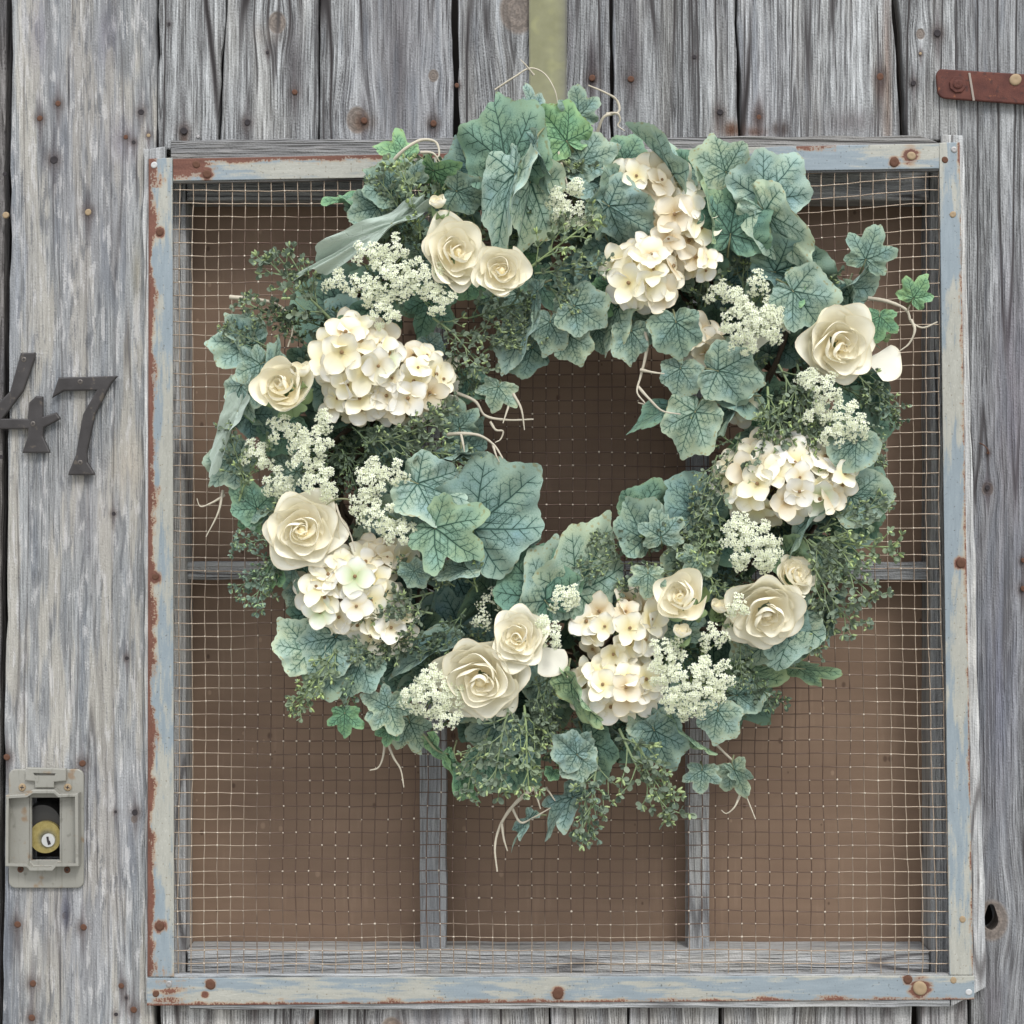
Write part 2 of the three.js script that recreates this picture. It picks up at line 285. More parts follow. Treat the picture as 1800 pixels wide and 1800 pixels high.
bar('muntin', 328, 988, 1634, 1019, -0.072, 0.032, M.trim, [90, 1190, 1500, 170]);
for (const [a, b] of [[738, 784], [1209, 1247]]) { bar('muntin', a, 1020, b, 1671, -0.072, 0.034, M.trim, [a * 2, a + 260, 1500, 170], true); bar('muntin', a, 353, b, 987, -0.072, 0.032, M.trim, [a * 3, a + 300, 1500, 170], true); }
for (const [x0, x1] of [[300, 760], [761, 1228], [1229, 1660]]) for (const [y0, y1] of [[300, 1003], [1004, 1720]]) {
  const g = plate([[x0, y0], [x1, y0], [x1, y1], [x0, y1]], -0.079, 0.006, { bevel: 0.0004 }); uvPlanar(g, x0 * 0.7, y1, 700, 700); placed(sash, 'pane', g, M.pane);
}
// the wall that the door hangs in
const wall = thing('barn_wall', V(-0.6, 0, -0.03), 'narrow strip of darker barn boards beside the wide numbered plank', 'wall');
{ const add = (a, b, seed) => plank('plank', a, b, a - 22, b - 22, -260, 2120, M.plankDark, [a * 2 - 300, 900, 1560, 560], { seed, amp: 4, dz: -0.009, parent: wall, n: 50 });
  add(-150, 14, 71); add(-420, -156, 72); add(-700, -427, 73); add(-980, -706, 74); }

// ---------------------------------------------------------------- the wire screen over the window
const screen = thing('window_screen', V(0, EYE, 0), 'square wire mesh window screen with rusty grey metal edging over the window', 'window screen');
M.trimWorn = woodMat(trimWood, { color: new THREE.Color(0.68, 0.66, 0.65) });
const woodRail = (pts, mat, tex, swap, z = 0.0035, d = 0.009) => placed(screen, 'wood_rail', uvPlanar(plate(pts, z, d, { bevel: 0.001 }), ...tex, swap), mat);
woodRail([...ragged([300, 246], [1652, 238], 4, 81, 40), [1654, 252], [1652, 300], [300, 322]], M.trimWorn, [100, 300, 1500, 170]);
woodRail([...ragged([252, 262], [298, 256], 3, 82, 6), [298, 1760], ...ragged([256, 1758], [252, 262], 5, 83, 60)], M.trimPale, [0, 380, 1500, 170], true);
woodRail([...ragged([1656, 236], [1692, 238], 3, 84, 6), ...ragged([1693, 238], [1735, 1766], 4, 85, 50), [1672, 1770]], M.trimPale, [50, 1830, 1500, 170], true);
woodRail([[300, 1712], [1670, 1712], ...ragged([1670, 1770], [300, 1776], 4, 86, 40)], M.trim, [340, 1850, 1500, 170]);

// painted sheet metal gone rusty; hot(px, py) says how much rust there is at a place
function metalStrip(pts, seed, hot, spots, along) {
  const xs = pts.map((p) => p[0]), ys = pts.map((p) => p[1]), x0 = Math.min(...xs), x1 = Math.max(...xs), y0 = Math.min(...ys), y1 = Math.max(...ys);
  const W = Math.min(2048, Math.round((x1 - x0) * 1.15)), H = Math.min(2048, Math.round((y1 - y0) * 1.15));
  const t = texPair(W, H, (i, j, o) => {
    const px = x0 + (i + 0.5) / W * (x1 - x0), py = y1 - (j + 0.5) / H * (y1 - y0), a = along ? px : py, c = along ? py : px;
    const n1 = fbm(a / 260 + seed, c / 40), n2 = fbm(a / 60 + seed * 2, c / 9), n3 = noise(px / 3, py / 3), n4 = noise(a / 40, c / 2.2);
    const k = smoothstep(n1 + 0.45 * n2 + 0.12 * n3 + 0.25 * n4, -0.16, 0.2);
    let r = lerp(140, 166, k), g = lerp(151, 165, k), b = lerp(157, 155, k);
    const sc = 9 * n2 + 5 * n3 + 6 * n4; r += sc; g += sc; b += sc;
    let q = hot(px, py) + 0.35 * n2 + 0.18 * n3 + 0.2 * fbm(px / 18, py / 18 + seed), h = 150 + 12 * n2 + 6 * n3;
    for (const [sx, sy, sr] of spots) { const d = Math.hypot(px - sx, py - sy) / sr; q = Math.max(q, 1.25 - d * 0.75 + 0.3 * n2); }
    const light = smoothstep(q, 0.3, 0.58), full = smoothstep(q + 0.12 * n3, 0.56, 0.66), pit = smoothstep(fbm(px / 5 + 70, py / 5 + seed * 9, 2), 0.46, 0.6), scratch = Math.exp(-(n4 * n4) / 0.001) * smoothstep(n1, 0, 0.4);
    r -= 38 * pit - 16 * scratch; g -= 44 * pit - 16 * scratch; b -= 50 * pit - 16 * scratch; h -= 40 * pit;
    r = lerp(r, 158, light * 0.6); g = lerp(g, 124, light * 0.6); b = lerp(b, 96, light * 0.6);
    const v = 14 * n3 + 22 * n2;
    r = lerp(r, 106 + v, full); g = lerp(g, 68 + v * 0.8, full); b = lerp(b, 54 + v * 0.7, full); h += full * 50 * (0.3 + n3);
    o[0] = r; o[1] = g; o[2] = b; o[3] = h;
  });
  const m = std({ map: t.map, bumpMap: t.bump, bumpScale: 0.0004, roughness: 0.55, metalness: 0.12 });
  return placed(screen, 'metal_strip', uvPlanar(plate(pts, 0.0128, 0.0014, { bevel: 0.0006 }), x0, y1, x1 - x0, y1 - y0), m);
}
const near = (d, w) => 1 - d / w;
const leftStrip = metalStrip([[261, 279], [303, 277], [306, 1717], [259, 1717]], 1, (x, y) => Math.max(near(x - 260, 22 + 26 * noise(y / 70, 1) + 10 * noise(y / 19, 6)), y < 330 ? near(x - 258, 42) * 0.9 : 0, y > 1680 ? 0.45 * near(1717 - y, 60) : 0), [[281, 408, 10], [272, 1015, 13], [281, 1628, 12]], false);
const topStrip = metalStrip([[304, 279], [1651, 252], [1651, 296], [304, 318]], 2, (x, y) => { const d = y - (279 - (x - 304) * 0.02); return Math.max(x < 980 ? near(d, 20 + 16 * noise(x / 90, 4)) * 0.95 : 0, x < 385 ? near(Math.abs(d - 8), 40) * near(x - 300, 120) * 1.5 : 0, x > 1400 && x < 1470 ? near(d, 16) * 0.7 : 0); }, [[363, 305, 13], [345, 290, 18], [1600, 273, 16], [1572, 285, 10]], true);
const rightStrip = metalStrip([[1651, 251], [1687, 250], [1711, 1714], [1669, 1714]], 3, (x, y) => near(1687 + (y - 250) * 0.0164 - x, 9 + 9 * noise(y / 120, 9)) * 0.62, [[1661, 281, 4], [1689, 990, 12]], false);
const bottomStrip = metalStrip([[258, 1719], [1713, 1715], [1713, 1757], [258, 1768]], 4, (x, y) => Math.max(near(1767 - (x - 258) * 0.0075 - y, 13 + 9 * noise(x / 60, 2)) * (x < 1000 ? 0.72 : 0.6), x < 400 ? near(Math.hypot(x - 300, y - 1756), 70) * 0.7 : 0), [[370, 1730, 10], [360, 1748, 7], [981, 1747, 13], [1617, 1737, 20], [1595, 1722, 10], [274, 1747, 6]], true);
const MZ = 0.0142;
for (const [s, list] of [
  [leftStrip, [[281, 408, 7, 0], [273, 1014, 6, 0], [281, 1628, 8, 0], [271, 290, 6, 4]]], [topStrip, [[345, 289, 7, 0], [364, 306, 8, 0], [1572, 285, 9, 0], [1602, 274, 8, 1]]],
  [rightStrip, [[1661, 281, 6, 0], [1677, 263, 6, 3], [1675, 377, 6, 1], [1689, 990, 9, 0], [1692, 1616, 6, 1]]], [bottomStrip, [[274, 1747, 6, 0], [297, 1730, 6, 3], [370, 1731, 9, 0], [981, 1747, 10, 0], [1596, 1722, 8, 0], [1617, 1737, 13, 1], [1676, 1723, 6, 1], [1703, 1744, 6, 4]]]])
  for (const [x, y, r, k] of list) nail(s, x, y, r, [M.nailRust, M.nailTan, M.nailDark, M.nailGrey, M.nailWhite][k], MZ, 'screw');
{ // the woven wires: every wire rises and dips over its neighbours
  const parts = [], cell = 22.9, x0 = 296, x1 = 1668, y0 = 290, y1 = 1728, wz = 0.0098, a = 0.00055, r = 0.00051;
  const bend = (x, y) => [x + 3.2 * noise(x / 240, y / 160) + 1.5 * noise(x / 46 + 7, y / 50) + smoothstep(y, 900, 1720) * smoothstep(x, 1250, 1660) * 22 - smoothstep(y, 900, 1720) * 3,
    y + 3.0 * noise(x / 170 + 40, y / 240) + 1.5 * noise(x / 44 + 90, y / 46) - smoothstep(x, 1280, 1660) * (1 - smoothstep(y, 300, 1250)) * 24 + 2.5];
  const galv = (p) => { const x = p.x / S + 900, y = 900 - (p.y - EYE) / S, e = Math.min((x - 296) / 190, (1668 - x) / 210, (y - 290) / 150, (1728 - y) / 120) + 0.5 * noise(x / 120, y / 120) + 0.25 * noise(x / 14, y / 14); return mixc([0.37, 0.29, 0.215], [0.115, 0.07, 0.05], smoothstep(e, 0.3, 1.15)); };
  const wire = (n, at) => {
    const pos = [], nor = [], idx = [], col = [], N = n * 4, pts = [];
    for (let i = 0; i <= N; i++) pts.push(at(i / 4));
    for (let i = 0; i <= N; i++) {
      const gc = galv(pts[i]), d = pts[Math.min(N, i + 1)].clone().sub(pts[Math.max(0, i - 1)]).normalize(), b = V(0, 0, 1), s = d.clone().cross(b).normalize(), u = s.clone().cross(d);
      for (let j = 0; j < 6; j++) {
        const q = j / 6 * Math.PI * 2, e = s.clone().multiplyScalar(Math.cos(q)).addScaledVector(u, Math.sin(q));
        pos.push(pts[i].x + e.x * r, pts[i].y + e.y * r, pts[i].z + e.z * r); nor.push(e.x, e.y, e.z); col.push(...gc);
        if (i < N) { const k = i * 6 + j, k2 = i * 6 + (j + 1) % 6; idx.push(k, k + 6, k2, k2, k + 6, k2 + 6); }
      }
    }
    const g = new THREE.BufferGeometry(); g.setAttribute('position', new THREE.Float32BufferAttribute(pos, 3)); g.setAttribute('normal', new THREE.Float32BufferAttribute(nor, 3)); g.setAttribute('color', new THREE.Float32BufferAttribute(col, 3)); g.setIndex(idx); return g;
  };
  const nx = Math.floor((x1 - x0) / cell), ny = Math.floor((y1 - y0) / cell);
  const F = (x, y, z) => V((x - 900) * S, EYE + (900 - y) * S, z);
  for (let i = 1; i <= nx; i++) parts.push(wire(ny, (t) => { const [x, y] = bend(x0 + i * cell, y0 + t * cell); return F(x, y, wz + a * Math.cos(Math.PI * (t + i))); }));
  for (let k = 1; k <= ny; k++) parts.push(wire(nx, (t) => { const [x, y] = bend(x0 + t * cell, y0 + k * cell); return F(x, y, wz - a * Math.cos(Math.PI * (t + k))); }));
  const w = placed(screen, 'wire_mesh', mergeGeometries(parts), std({ vertexColors: true, roughness: 0.4, metalness: 0.3 }));
  w.userData.kind = 'stuff';
  const rnd = rng(5151), dots = [], dot = new THREE.OctahedronGeometry(1, 1); dot.deleteAttribute('uv');
  for (let i = 1; i <= nx; i++) for (let k = 1; k <= ny; k++) { // beads of zinc left where the wires cross
    const s = 0.0005 + rnd() * 0.00045; if (rnd() < 0.35) continue;
    const [x, y] = bend(x0 + i * cell, y0 + k * cell), p = F(x + (rnd() - 0.5), y + (rnd() - 0.5), wz + 0.0007); dots.push(dot.clone().scale(s * (0.9 + rnd() * 0.5), s * (0.9 + rnd() * 0.4), s * 0.8).translate(p.x, p.y, p.z));
  }
  placed(screen, 'wire_joint', mergeGeometries(dots), std({ color: new THREE.Color(0.6, 0.52, 0.42), roughness: 0.35, metalness: 0.3 })).userData.kind = 'stuff';
}

// ---------------------------------------------------------------- house numbers
M.bronze = (() => { const t = texPair(256, 256, (i, j, o) => { const n = 12 * fbm(i / 40, j / 40) + 5 * noise(i / 2, j / 2); const w = 26 * smoothstep(fbm(i / 20 + 7, j / 20), 0.35, 0.6); o[0] = 64 + n + w; o[1] = 61 + n + w * 0.85; o[2] = 60 + n + w * 0.6; o[3] = 128 + 60 * noise(i / 2.5, j / 2.5); }); return std({ map: t.map, bumpMap: t.bump, bumpScale: 0.0002, roughness: 0.42, metalness: 0.35 }); })();
M.bronzeWorn = std({ color: new THREE.Color(0.13, 0.115, 0.1), roughness: 0.35, metalness: 0.5 });
const Z3 = (pts, ox, oy) => pts.map(([x, y]) => [ox + x / 3, oy + y / 3]);
function bez(list) { // [x, y] points, or [x, y, cx, cy] for a curve with that control point
  const out = []; let p = list[0];
  for (const q of list) { if (q.length === 4) for (let i = 1; i <= 8; i++) { const t = i / 8, s = 1 - t; out.push([s * s * p[0] + 2 * s * t * q[2] + t * t * q[0], s * s * p[1] + 2 * s * t * q[3] + t * t * q[1]]); } else out.push([q[0], q[1]]); p = q; }
  return out;
}
function digit(name, pts, base, label, screws) {
  const t = thing(name, base, label, 'house number');
  placed(t, 'numeral', uvPlanar(plate(pts, 0.0062, 0.0052, { bevel: 0.0015 }), 0, 900, 200, 200), M.bronze);
  for (const [x, y] of screws) nail(t, x, y, 4.8, M.bronzeWorn, 0.0112, 'screw', true);
  for (const [x, y] of screws) { const g = new THREE.CylinderGeometry(0.002, 0.002, 0.009, 8).rotateX(Math.PI / 2); const p = P(x, y, 0.004); g.translate(p.x, p.y, p.z); placed(t, 'mounting_pin', g, M.bronze); }
}
digit('house_number', bez(Z3([[108, 60], [185, 58], [185, 86], [122, 262, 172, 190], [12, 407, 70, 352], [145, 408], [152, 322, 150, 350], [188, 288, 168, 300], [226, 290], [226, 396], [296, 374], [318, 408], [230, 456], [226, 500], [262, 578, 228, 560], [262, 589], [116, 589], [118, 577], [146, 500, 146, 560], [147, 462], [-100, 466], [-112, 428], [52, 262, -10, 345], [108, 60, 92, 180]], 0, 600)), P(30, 795, 0), 'dark bronze numeral four with its point cut off by the frame edge', [[42, 632], [58, 745]]);
digit('house_number_001', bez(Z3([[308, 190], [622, 181], [584, 224, 600, 196], [500, 390, 520, 300], [458, 590, 466, 500], [462, 638, 456, 618], [497, 692, 472, 670], [497, 706], [358, 706], [360, 692], [398, 600, 394, 650], [436, 384, 406, 480], [508, 258, 462, 316], [334, 262], [272, 298, 296, 268], [284, 262, 276, 288]], 0, 600)), P(143, 835, 0), 'dark bronze numeral seven beside the screen frame above the lock', [[141, 671], [141, 813]]);

// ---------------------------------------------------------------- key lock with its weather hood
M.lockMetal = (() => { const t = texPair(256, 256, (i, j, o) => { const n = 10 * fbm(i / 60, j / 60) + 4 * noise(i / 2, j / 2), k = smoothstep(fbm(i / 24 + 9, j / 24), 0.3, 0.7); const w = 12 * smoothstep(noise(i / 5, j / 40), 0.2, 0.5) + 20 * smoothstep(fbm(i / 12 + 30, j / 12), 0.4, 0.7); o[0] = lerp(152, 144, k) + n - w; o[1] = lerp(150, 124, k) + n - w; o[2] = lerp(141, 102, k) + n - w; o[3] = 128 + 30 * noise(i / 3, j / 3); }, THREE.RepeatWrapping); return std({ map: t.map, bumpMap: t.bump, bumpScale: 0.0002, roughness: 0.5, metalness: 0.25 }); })();
M.brass = (() => { const t = texPair(128, 128, (i, j, o) => { const d = Math.hypot(i - 66, j - 54) / 46, n = 16 * fbm(i / 14, j / 14), k = smoothstep(1 - d, 0.0, 0.75), sc = 26 * smoothstep(Math.abs(noise(i / 3, j / 11)), 0.3, 0.6); o[0] = lerp(158, 92, k) + n - sc; o[1] = lerp(143, 92, k) + n - sc; o[2] = lerp(88, 84, k) + n - sc * 0.7; o[3] = 128 + 40 * noise(i / 2, j / 2); }); return std({ map: t.map, bumpMap: t.bump, bumpScale: 0.0002, roughness: 0.45, metalness: 0.4 }); })();
M.silver = std({ color: new THREE.Color(0.62, 0.62, 0.6), roughness: 0.3, metalness: 0.4 });
{
  const lock = thing('key_lock', P(80, 1560, 0), 'beige metal key lock plate with open hood and round brass cylinder', 'lock');
  const rr = (x0, y0, x1, y1, r) => { const o = []; for (const [cx, cy, a0] of [[x1 - r, y0 + r, -90], [x1 - r, y1 - r, 0], [x0 + r, y1 - r, 90], [x0 + r, y0 + r, 180]]) for (let k = 0; k <= 6; k++) { const a = rad(a0 + k * 15); o.push([cx + r * Math.cos(a), cy + r * Math.sin(a)]); } return o; };
  const add = (name, pts, z0, d, o = {}) => placed(lock, name, uvPlanar(plate(pts, z0, d, { bevel: 0.001, ...o }), 0, 1600, 300, 300), o.mat || M.lockMetal);
  const win = [[53, 1400], [107, 1400], [107, 1514], [53, 1514]];
  add('back_plate', rr(15, 1352, 147, 1561, 12), 0.0035, 0.004, { holes: [win] });
  // raised hinge lip with its slot
  add('hinge_lip', [[48, 1349], [116, 1351], [116, 1373], [95, 1375], [95, 1385], [61, 1385], [61, 1374], [44, 1372], [44, 1356]], 0.0075, 0.004, { holes: [[[56, 1357], [100, 1358], [97, 1365], [60, 1365]]] });
  // hood: a shallow box open to the front, its walls notched at top and bottom
  const outer = [[10, 1398], [46, 1396], [56, 1389], [96, 1389], [104, 1396], [137, 1395], [138, 1523], [98, 1524], [92, 1531], [52, 1531], [46, 1524], [9, 1523]];
  const inner = [[14, 1402], [47, 1400], [57, 1393], [95, 1393], [103, 1400], [133, 1399], [134, 1519], [97, 1519], [90, 1526], [54, 1526], [47, 1519], [13, 1519]];
  add('hood', outer, 0.0075, 0.013, { holes: [inner], bevel: 0.0007 });
  const side = (x0, x1, xf0, xf1) => { // inner wall sloping back towards the cylinder
    const g = plate([[x0, 1401], [x1, 1401], [x1, 1518], [x0, 1518]], 0.0076, 0.002, { bevel: 0.0005 }); return placed(lock, 'cheek', uvPlanar(g, 0, 1600, 300, 300), M.lockMetal); };
  side(14, 51); side(108, 133);
  const cavity = new THREE.BoxGeometry(56 * S, 116 * S, 0.004); { const p = P(80, 1457, -0.03); cavity.translate(p.x, p.y, p.z); } placed(lock, 'cavity', cavity, M.shade);
  { const c = P(80, 1440, -0.014), g = new THREE.CylinderGeometry(31 * S, 33 * S, 0.024, 40).rotateX(Math.PI / 2 + 0.1); g.translate(c.x, c.y, c.z); placed(lock, 'cylinder_body', g, std({ color: new THREE.Color(0.07, 0.068, 0.065), roughness: 0.5, metalness: 0.5 })); }
  { const c = P(82, 1470, -0.0035), g = new THREE.CylinderGeometry(28 * S, 29 * S, 0.012, 48, 1).rotateX(Math.PI / 2); g.translate(c.x, c.y, c.z); uvPlanar(g, 52, 1500, 60, 60); placed(lock, 'cylinder_face', g, M.brass); }
  { const c = P(85, 1477, 0.0033), g = new THREE.CylinderGeometry(11.5 * S, 12 * S, 0.002, 32).rotateX(Math.PI / 2); g.translate(c.x, c.y, c.z); const k = placed(lock, 'key_plug', g, M.silver);
    const key = mergeGeometries([new THREE.BoxGeometry(3.6 * S, 8 * S, 0.0006).rotateZ(0.16).translate(-0.6 * S, 2.6 * S, 0.0013), new THREE.BoxGeometry(5 * S, 6.5 * S, 0.0006).rotateZ(0.3).translate(1.6 * S, -4.2 * S, 0.00125)]); mesh(k, 'keyhole', key, M.nailDark); }
  for (const [x, y] of [[39, 1384], [119, 1384]]) nail(lock, x, y, 7, M.nailTan, 0.0078, 'screw', true);
  for (const [x, y] of [[36, 1528], [118, 1529]]) nail(lock, x, y, 6, M.nailRust, 0.0078, 'screw', true);
}

// ---------------------------------------------------------------- rusty strap hinge
M.rust = (() => { const t = texPair(512, 256, (i, j, o) => { const n = fbm(i / 50, j / 50), m = noise(i / 3, j / 3), k = smoothstep(fbm(i / 22 + 5, j / 22), 0.2, 0.6), f = smoothstep(fbm(i / 30 + 40, j / 30), 0.42, 0.7); let r = 92 + 20 * n + 12 * m, g = 53 + 14 * n + 8 * m, b = 44 + 10 * n + 7 * m; r = lerp(r, 62, k * 0.6); g = lerp(g, 40, k * 0.6); b = lerp(b, 38, k * 0.6); o[0] = lerp(r, 160, f * 0.6); o[1] = lerp(g, 104, f * 0.6); o[2] = lerp(b, 66, f * 0.6); o[3] = 128 + 50 * n + 40 * m; }); return std({ map: t.map, bumpMap: t.bump, bumpScale: 0.0008, roughness: 0.75, metalness: 0.25 }); })();
{
  const hinge = thing('strap_hinge', P(1760, 185, 0), 'rusty brown iron strap hinge bolted across the planks above the screen corner', 'hinge');
  placed(hinge, 'strap', uvPlanar(plate(bez([[1654, 121], [1800, 130], [1990, 142], [1990, 196], [1800, 183], [1664, 173], [1648, 158, 1650, 172], [1646, 134], [1654, 121, 1647, 123]]), 0.003, 0.005, { bevel: 0.0012 }), 1640, 220, 250, 125), M.rust);
  { const g = plate([[1702, 128], [1706, 128], [1714, 177], [1710, 177]], 0.0079, 0.0012, { bevel: 0.0003 }); placed(hinge, 'weld_seam', g, std({ color: new THREE.Color(0.3, 0.26, 0.22), roughness: 0.6, metalness: 0.4 })); }
  const sq = []; for (let k = 0; k < 8; k++) { const a = k / 8 * Math.PI * 2 + 0.3; sq.push([1684 + 15 * Math.cos(a), 148 + 15 * Math.sin(a)]); }
  placed(hinge, 'bolt_washer', uvPlanar(plate(sq, 0.0081, 0.0016, { bevel: 0.0005 }), 1600, 200, 250, 125), M.rust);
  nail(hinge, 1684, 148, 9, M.rust, 0.0098, 'bolt_head'); nail(hinge, 1785, 140, 11, M.nailTan, 0.0082, 'bolt_head'); nail(hinge, 1920, 165, 10, M.rust, 0.0082, 'bolt_head');
}

// ---------------------------------------------------------------- ribbon that carries the wreath
{
  const rib = thing('satin_ribbon', P(962, 330, 0.01), 'plain olive green satin ribbon running up the planks above the wreath', 'ribbon');
  const W = 12, H = 60, pos = [], uv = [], idx = [];
  for (let j = 0; j <= H; j++) for (let i = 0; i <= W; i++) {
    const u = i / W, v = j / H, py = -240 + v * 640, px = 930 + u * 66 + 1.5 * noise(v * 6, 3) * (u - 0.5);
    const p = P(px, py, 0.006 + 0.012 * smoothstep(v, 0.55, 1) + 0.0022 * (u - 0.5) * (u - 0.5) * 4 * -1 + 0.0012 * noise(u * 2 + 5, v * 7));
    pos.push(p.x, p.y, p.z); uv.push(u, v * 9);
    if (i < W && j < H) { const k = j * (W + 1) + i; idx.push(k, k + W + 1, k + 1, k + 1, k + W + 1, k + W + 2); }
  }
  const g = new THREE.BufferGeometry(); g.setAttribute('position', new THREE.Float32BufferAttribute(pos, 3)); g.setAttribute('uv', new THREE.Float32BufferAttribute(uv, 2)); g.setIndex(idx); g.computeVertexNormals();
  const t = texPair(128, 256, (i, j, o) => { const n = 4 * noise(i / 1.2, j / 3) + 9 * fbm(i / 50, j / 90); const sel = (i % 122 < 5 ? 12 : 0), e = sel + 22 * smoothstep(i / 128, 0.7, 1) + 5 * Math.sin(j * 1.6) * Math.sin(i * 1.9) - 10 * smoothstep(noise(i / 30, j / 70), 0, 0.5); o[0] = 130 + n - e; o[1] = 129 + n - e; o[2] = 97 + n - e * 0.4; o[3] = 128 + 40 * Math.sin(j * 1.6); });
  placed(rib, 'ribbon_band', g, phys({ map: t.map, bumpMap: t.bump, bumpScale: 0.00005, roughness: 0.48, sheen: 0.5, sheenColor: new THREE.Color(0.6, 0.6, 0.45), sheenRoughness: 0.4 }));
}

// ---------------------------------------------------------------- the wreath: materials and builders
const W0 = P(985, 800, 0);
const wreath = thing('flower_wreath', W0, 'round wreath of cream roses, hydrangeas, white lace flowers and dusty green leaves', 'wreath');
const KINDS = { // outline: angle from the tip and radius; veins: angle, length
  broad: { r: [[0, 1.0], [24, 0.84], [46, 0.93], [72, 0.72], [98, 0.74], [128, 0.52], [152, 0.4], [170, 0.28], [180, 0.1]], veins: [[0, 0.97], [46, 0.88], [98, 0.74], [150, 0.46]], teeth: 30, depth: 0.022 },
  maple: { r: [[0, 1.02], [14, 0.9], [30, 0.62], [50, 0.88], [60, 0.84], [82, 0.5], [108, 0.62], [122, 0.54], [146, 0.36], [168, 0.26], [180, 0.1]], veins: [[0, 0.98], [52, 0.84], [110, 0.6], [152, 0.4]], teeth: 24, depth: 0.03 },
  round: { r: [[0, 0.98], [30, 0.94], [65, 0.9], [100, 0.82], [130, 0.62], [155, 0.48], [170, 0.34], [180, 0.16]], veins: [[0, 0.95], [36, 0.88], [76, 0.8], [122, 0.62]], teeth: 26, depth: 0.014 },
};
function radiusAt(kind, deg) {
  const t = KINDS[kind].r, a = Math.abs(((deg + 540) % 360) - 180);
  for (let i = 1; i < t.length; i++) if (a <= t[i][0]) { const u = (a - t[i - 1][0]) / (t[i][0] - t[i - 1][0]), s = u * u * (3 - 2 * u); return lerp(t[i - 1][1], t[i][1], s); }
  return t[t.length - 1][1];
}
const LA = 2.1, LB = 1.75; // extent of the leaf print across and along, the leaf being 1 long from stalk to tip
for (const [name, K] of Object.entries(KINDS)) {
  const N = 768, cv = document.createElement('canvas'); cv.width = cv.height = N;
  const ctx = cv.getContext('2d'), rnd = rng(name.length * 31 + 5);
  ctx.fillStyle = '#000'; ctx.fillRect(0, 0, N, N); ctx.lineCap = 'round'; ctx.lineJoin = 'round'; ctx.strokeStyle = '#fff';
  const X = (b) => (b / LA + 0.5) * N, Y = (a) => N - (a + 0.65) / LB * N;
  const vein = (a, b, ang, len, w, level) => {
    const n = Math.max(4, Math.round(len * 34)); let x = a, y = b, th = ang, sideOf = rnd() < 0.5 ? 1 : -1;
    for (let i = 0; i < n; i++) {
      const t = i / n, nx = x + Math.cos(th) * len / n, ny = y + Math.sin(th) * len / n;
      ctx.lineWidth = Math.max(1.5, w * (1 - 0.78 * t)); ctx.globalAlpha = level < 2 ? 1 : 0.8; ctx.beginPath(); ctx.moveTo(X(y), Y(x)); ctx.lineTo(X(ny), Y(nx)); ctx.stroke();
      x = nx; y = ny; th += (rnd() - 0.5) * 0.14;
      const every = level === 0 ? 3 : 2;
      if (level < 3 && i > 1 && i % every === 0 && t < 0.92) { vein(x, y, th + sideOf * (0.72 + rnd() * 0.25), len * (level === 0 ? 0.42 : 0.45) * (1.05 - t * 0.75), w * 0.5, level + 1); sideOf *= -1; }
    }
  };
  for (const [d, l] of K.veins) for (const s of d ? [-1, 1] : [1]) vein(0, 0, rad(d * s), l * 0.97, d > 100 ? 7.5 : 11, d > 120 ? 1 : 0);
  const px = ctx.getImageData(0, 0, N, N).data;
  const m = new Float32Array(N * N); for (let j = 0; j < N; j++) for (let i = 0; i < N; i++) m[j * N + i] = px[((N - 1 - j) * N + i) * 4] / 255;
  const halo = new Float32Array(m), tmp = new Float32Array(N * N);
  for (let pass = 0; pass < 2; pass++) { const R = 9; // box blur, twice
    for (let j = 0; j < N; j++) { let s = 0; for (let i = -R; i < N; i++) { if (i + R < N) s += halo[j * N + i + R]; if (i - R - 1 >= 0) s -= halo[j * N + i - R - 1]; if (i >= 0) tmp[j * N + i] = s / (2 * R + 1); } }
    for (let i = 0; i < N; i++) { let s = 0; for (let j = -R; j < N; j++) { if (j + R < N) s += tmp[(j + R) * N + i]; if (j - R - 1 >= 0) s -= tmp[(j - R - 1) * N + i]; if (j >= 0) halo[j * N + i] = s / (2 * R + 1); } }
  }
  const cell = (x, y) => { // distance to the border between scattered cells
    const ix = Math.floor(x), iy = Math.floor(y); let d1 = 9, d2 = 9;
    for (let b = -1; b <= 1; b++) for (let a = -1; a <= 1; a++) { const p = perm[(perm[(ix + a) & 255] + iy + b) & 255], q = perm[(p + 91) & 255], dx = ix + a + p / 256 - x, dy = iy + b + q / 256 - y, d = Math.hypot(dx, dy); if (d < d1) { d2 = d1; d1 = d; } else if (d < d2) d2 = d; }
    return d2 - d1;
  };
  const t = texPair(N, N, (i, j, o) => {
    const b = ((i + 0.5) / N - 0.5) * LA, a = (j + 0.5) / N * LB - 0.65, r = Math.hypot(a, b) / radiusAt(name, Math.atan2(b, a) * 180 / Math.PI);
    const v = m[j * N + i], h = clamp(halo[j * N + i] * 1.5, 0, 1), net = 1 - smoothstep(cell(i / 17, j / 17), 0.0, 0.22), net2 = 1 - smoothstep(cell(i / 6.5 + 40, j / 6.5), 0, 0.3);
    const big = fbm(i / 130 + name.length, j / 130, 3), fine = noise(i / 2.1, j / 2.1);
    const hue = fbm(i / 170 + 60, j / 170 + name.length * 3, 2), base = [156 + 18 * big - 16 * hue, 177 + 12 * big - 2 * hue, 165 + 8 * big + 20 * hue];
    const rim = smoothstep(r, 0.8, 0.99);
    let c = mixc(base, [172, 192, 172], rim * 0.65);
    c = mixc(c, [100, 131, 116], clamp(h * 1.0, 0, 0.76));
    { const w = smoothstep(fbm(i / 40 + 90, j / 40 + 11), 0.35, 0.8); c = mixc(c, [176, 182, 160], 0.4 * w); const br = smoothstep(r, 0.95, 1.0) * smoothstep(noise(i / 30, j / 30 + 5), 0.1, 0.4); c = mixc(c, [150, 136, 96], 0.6 * br); }
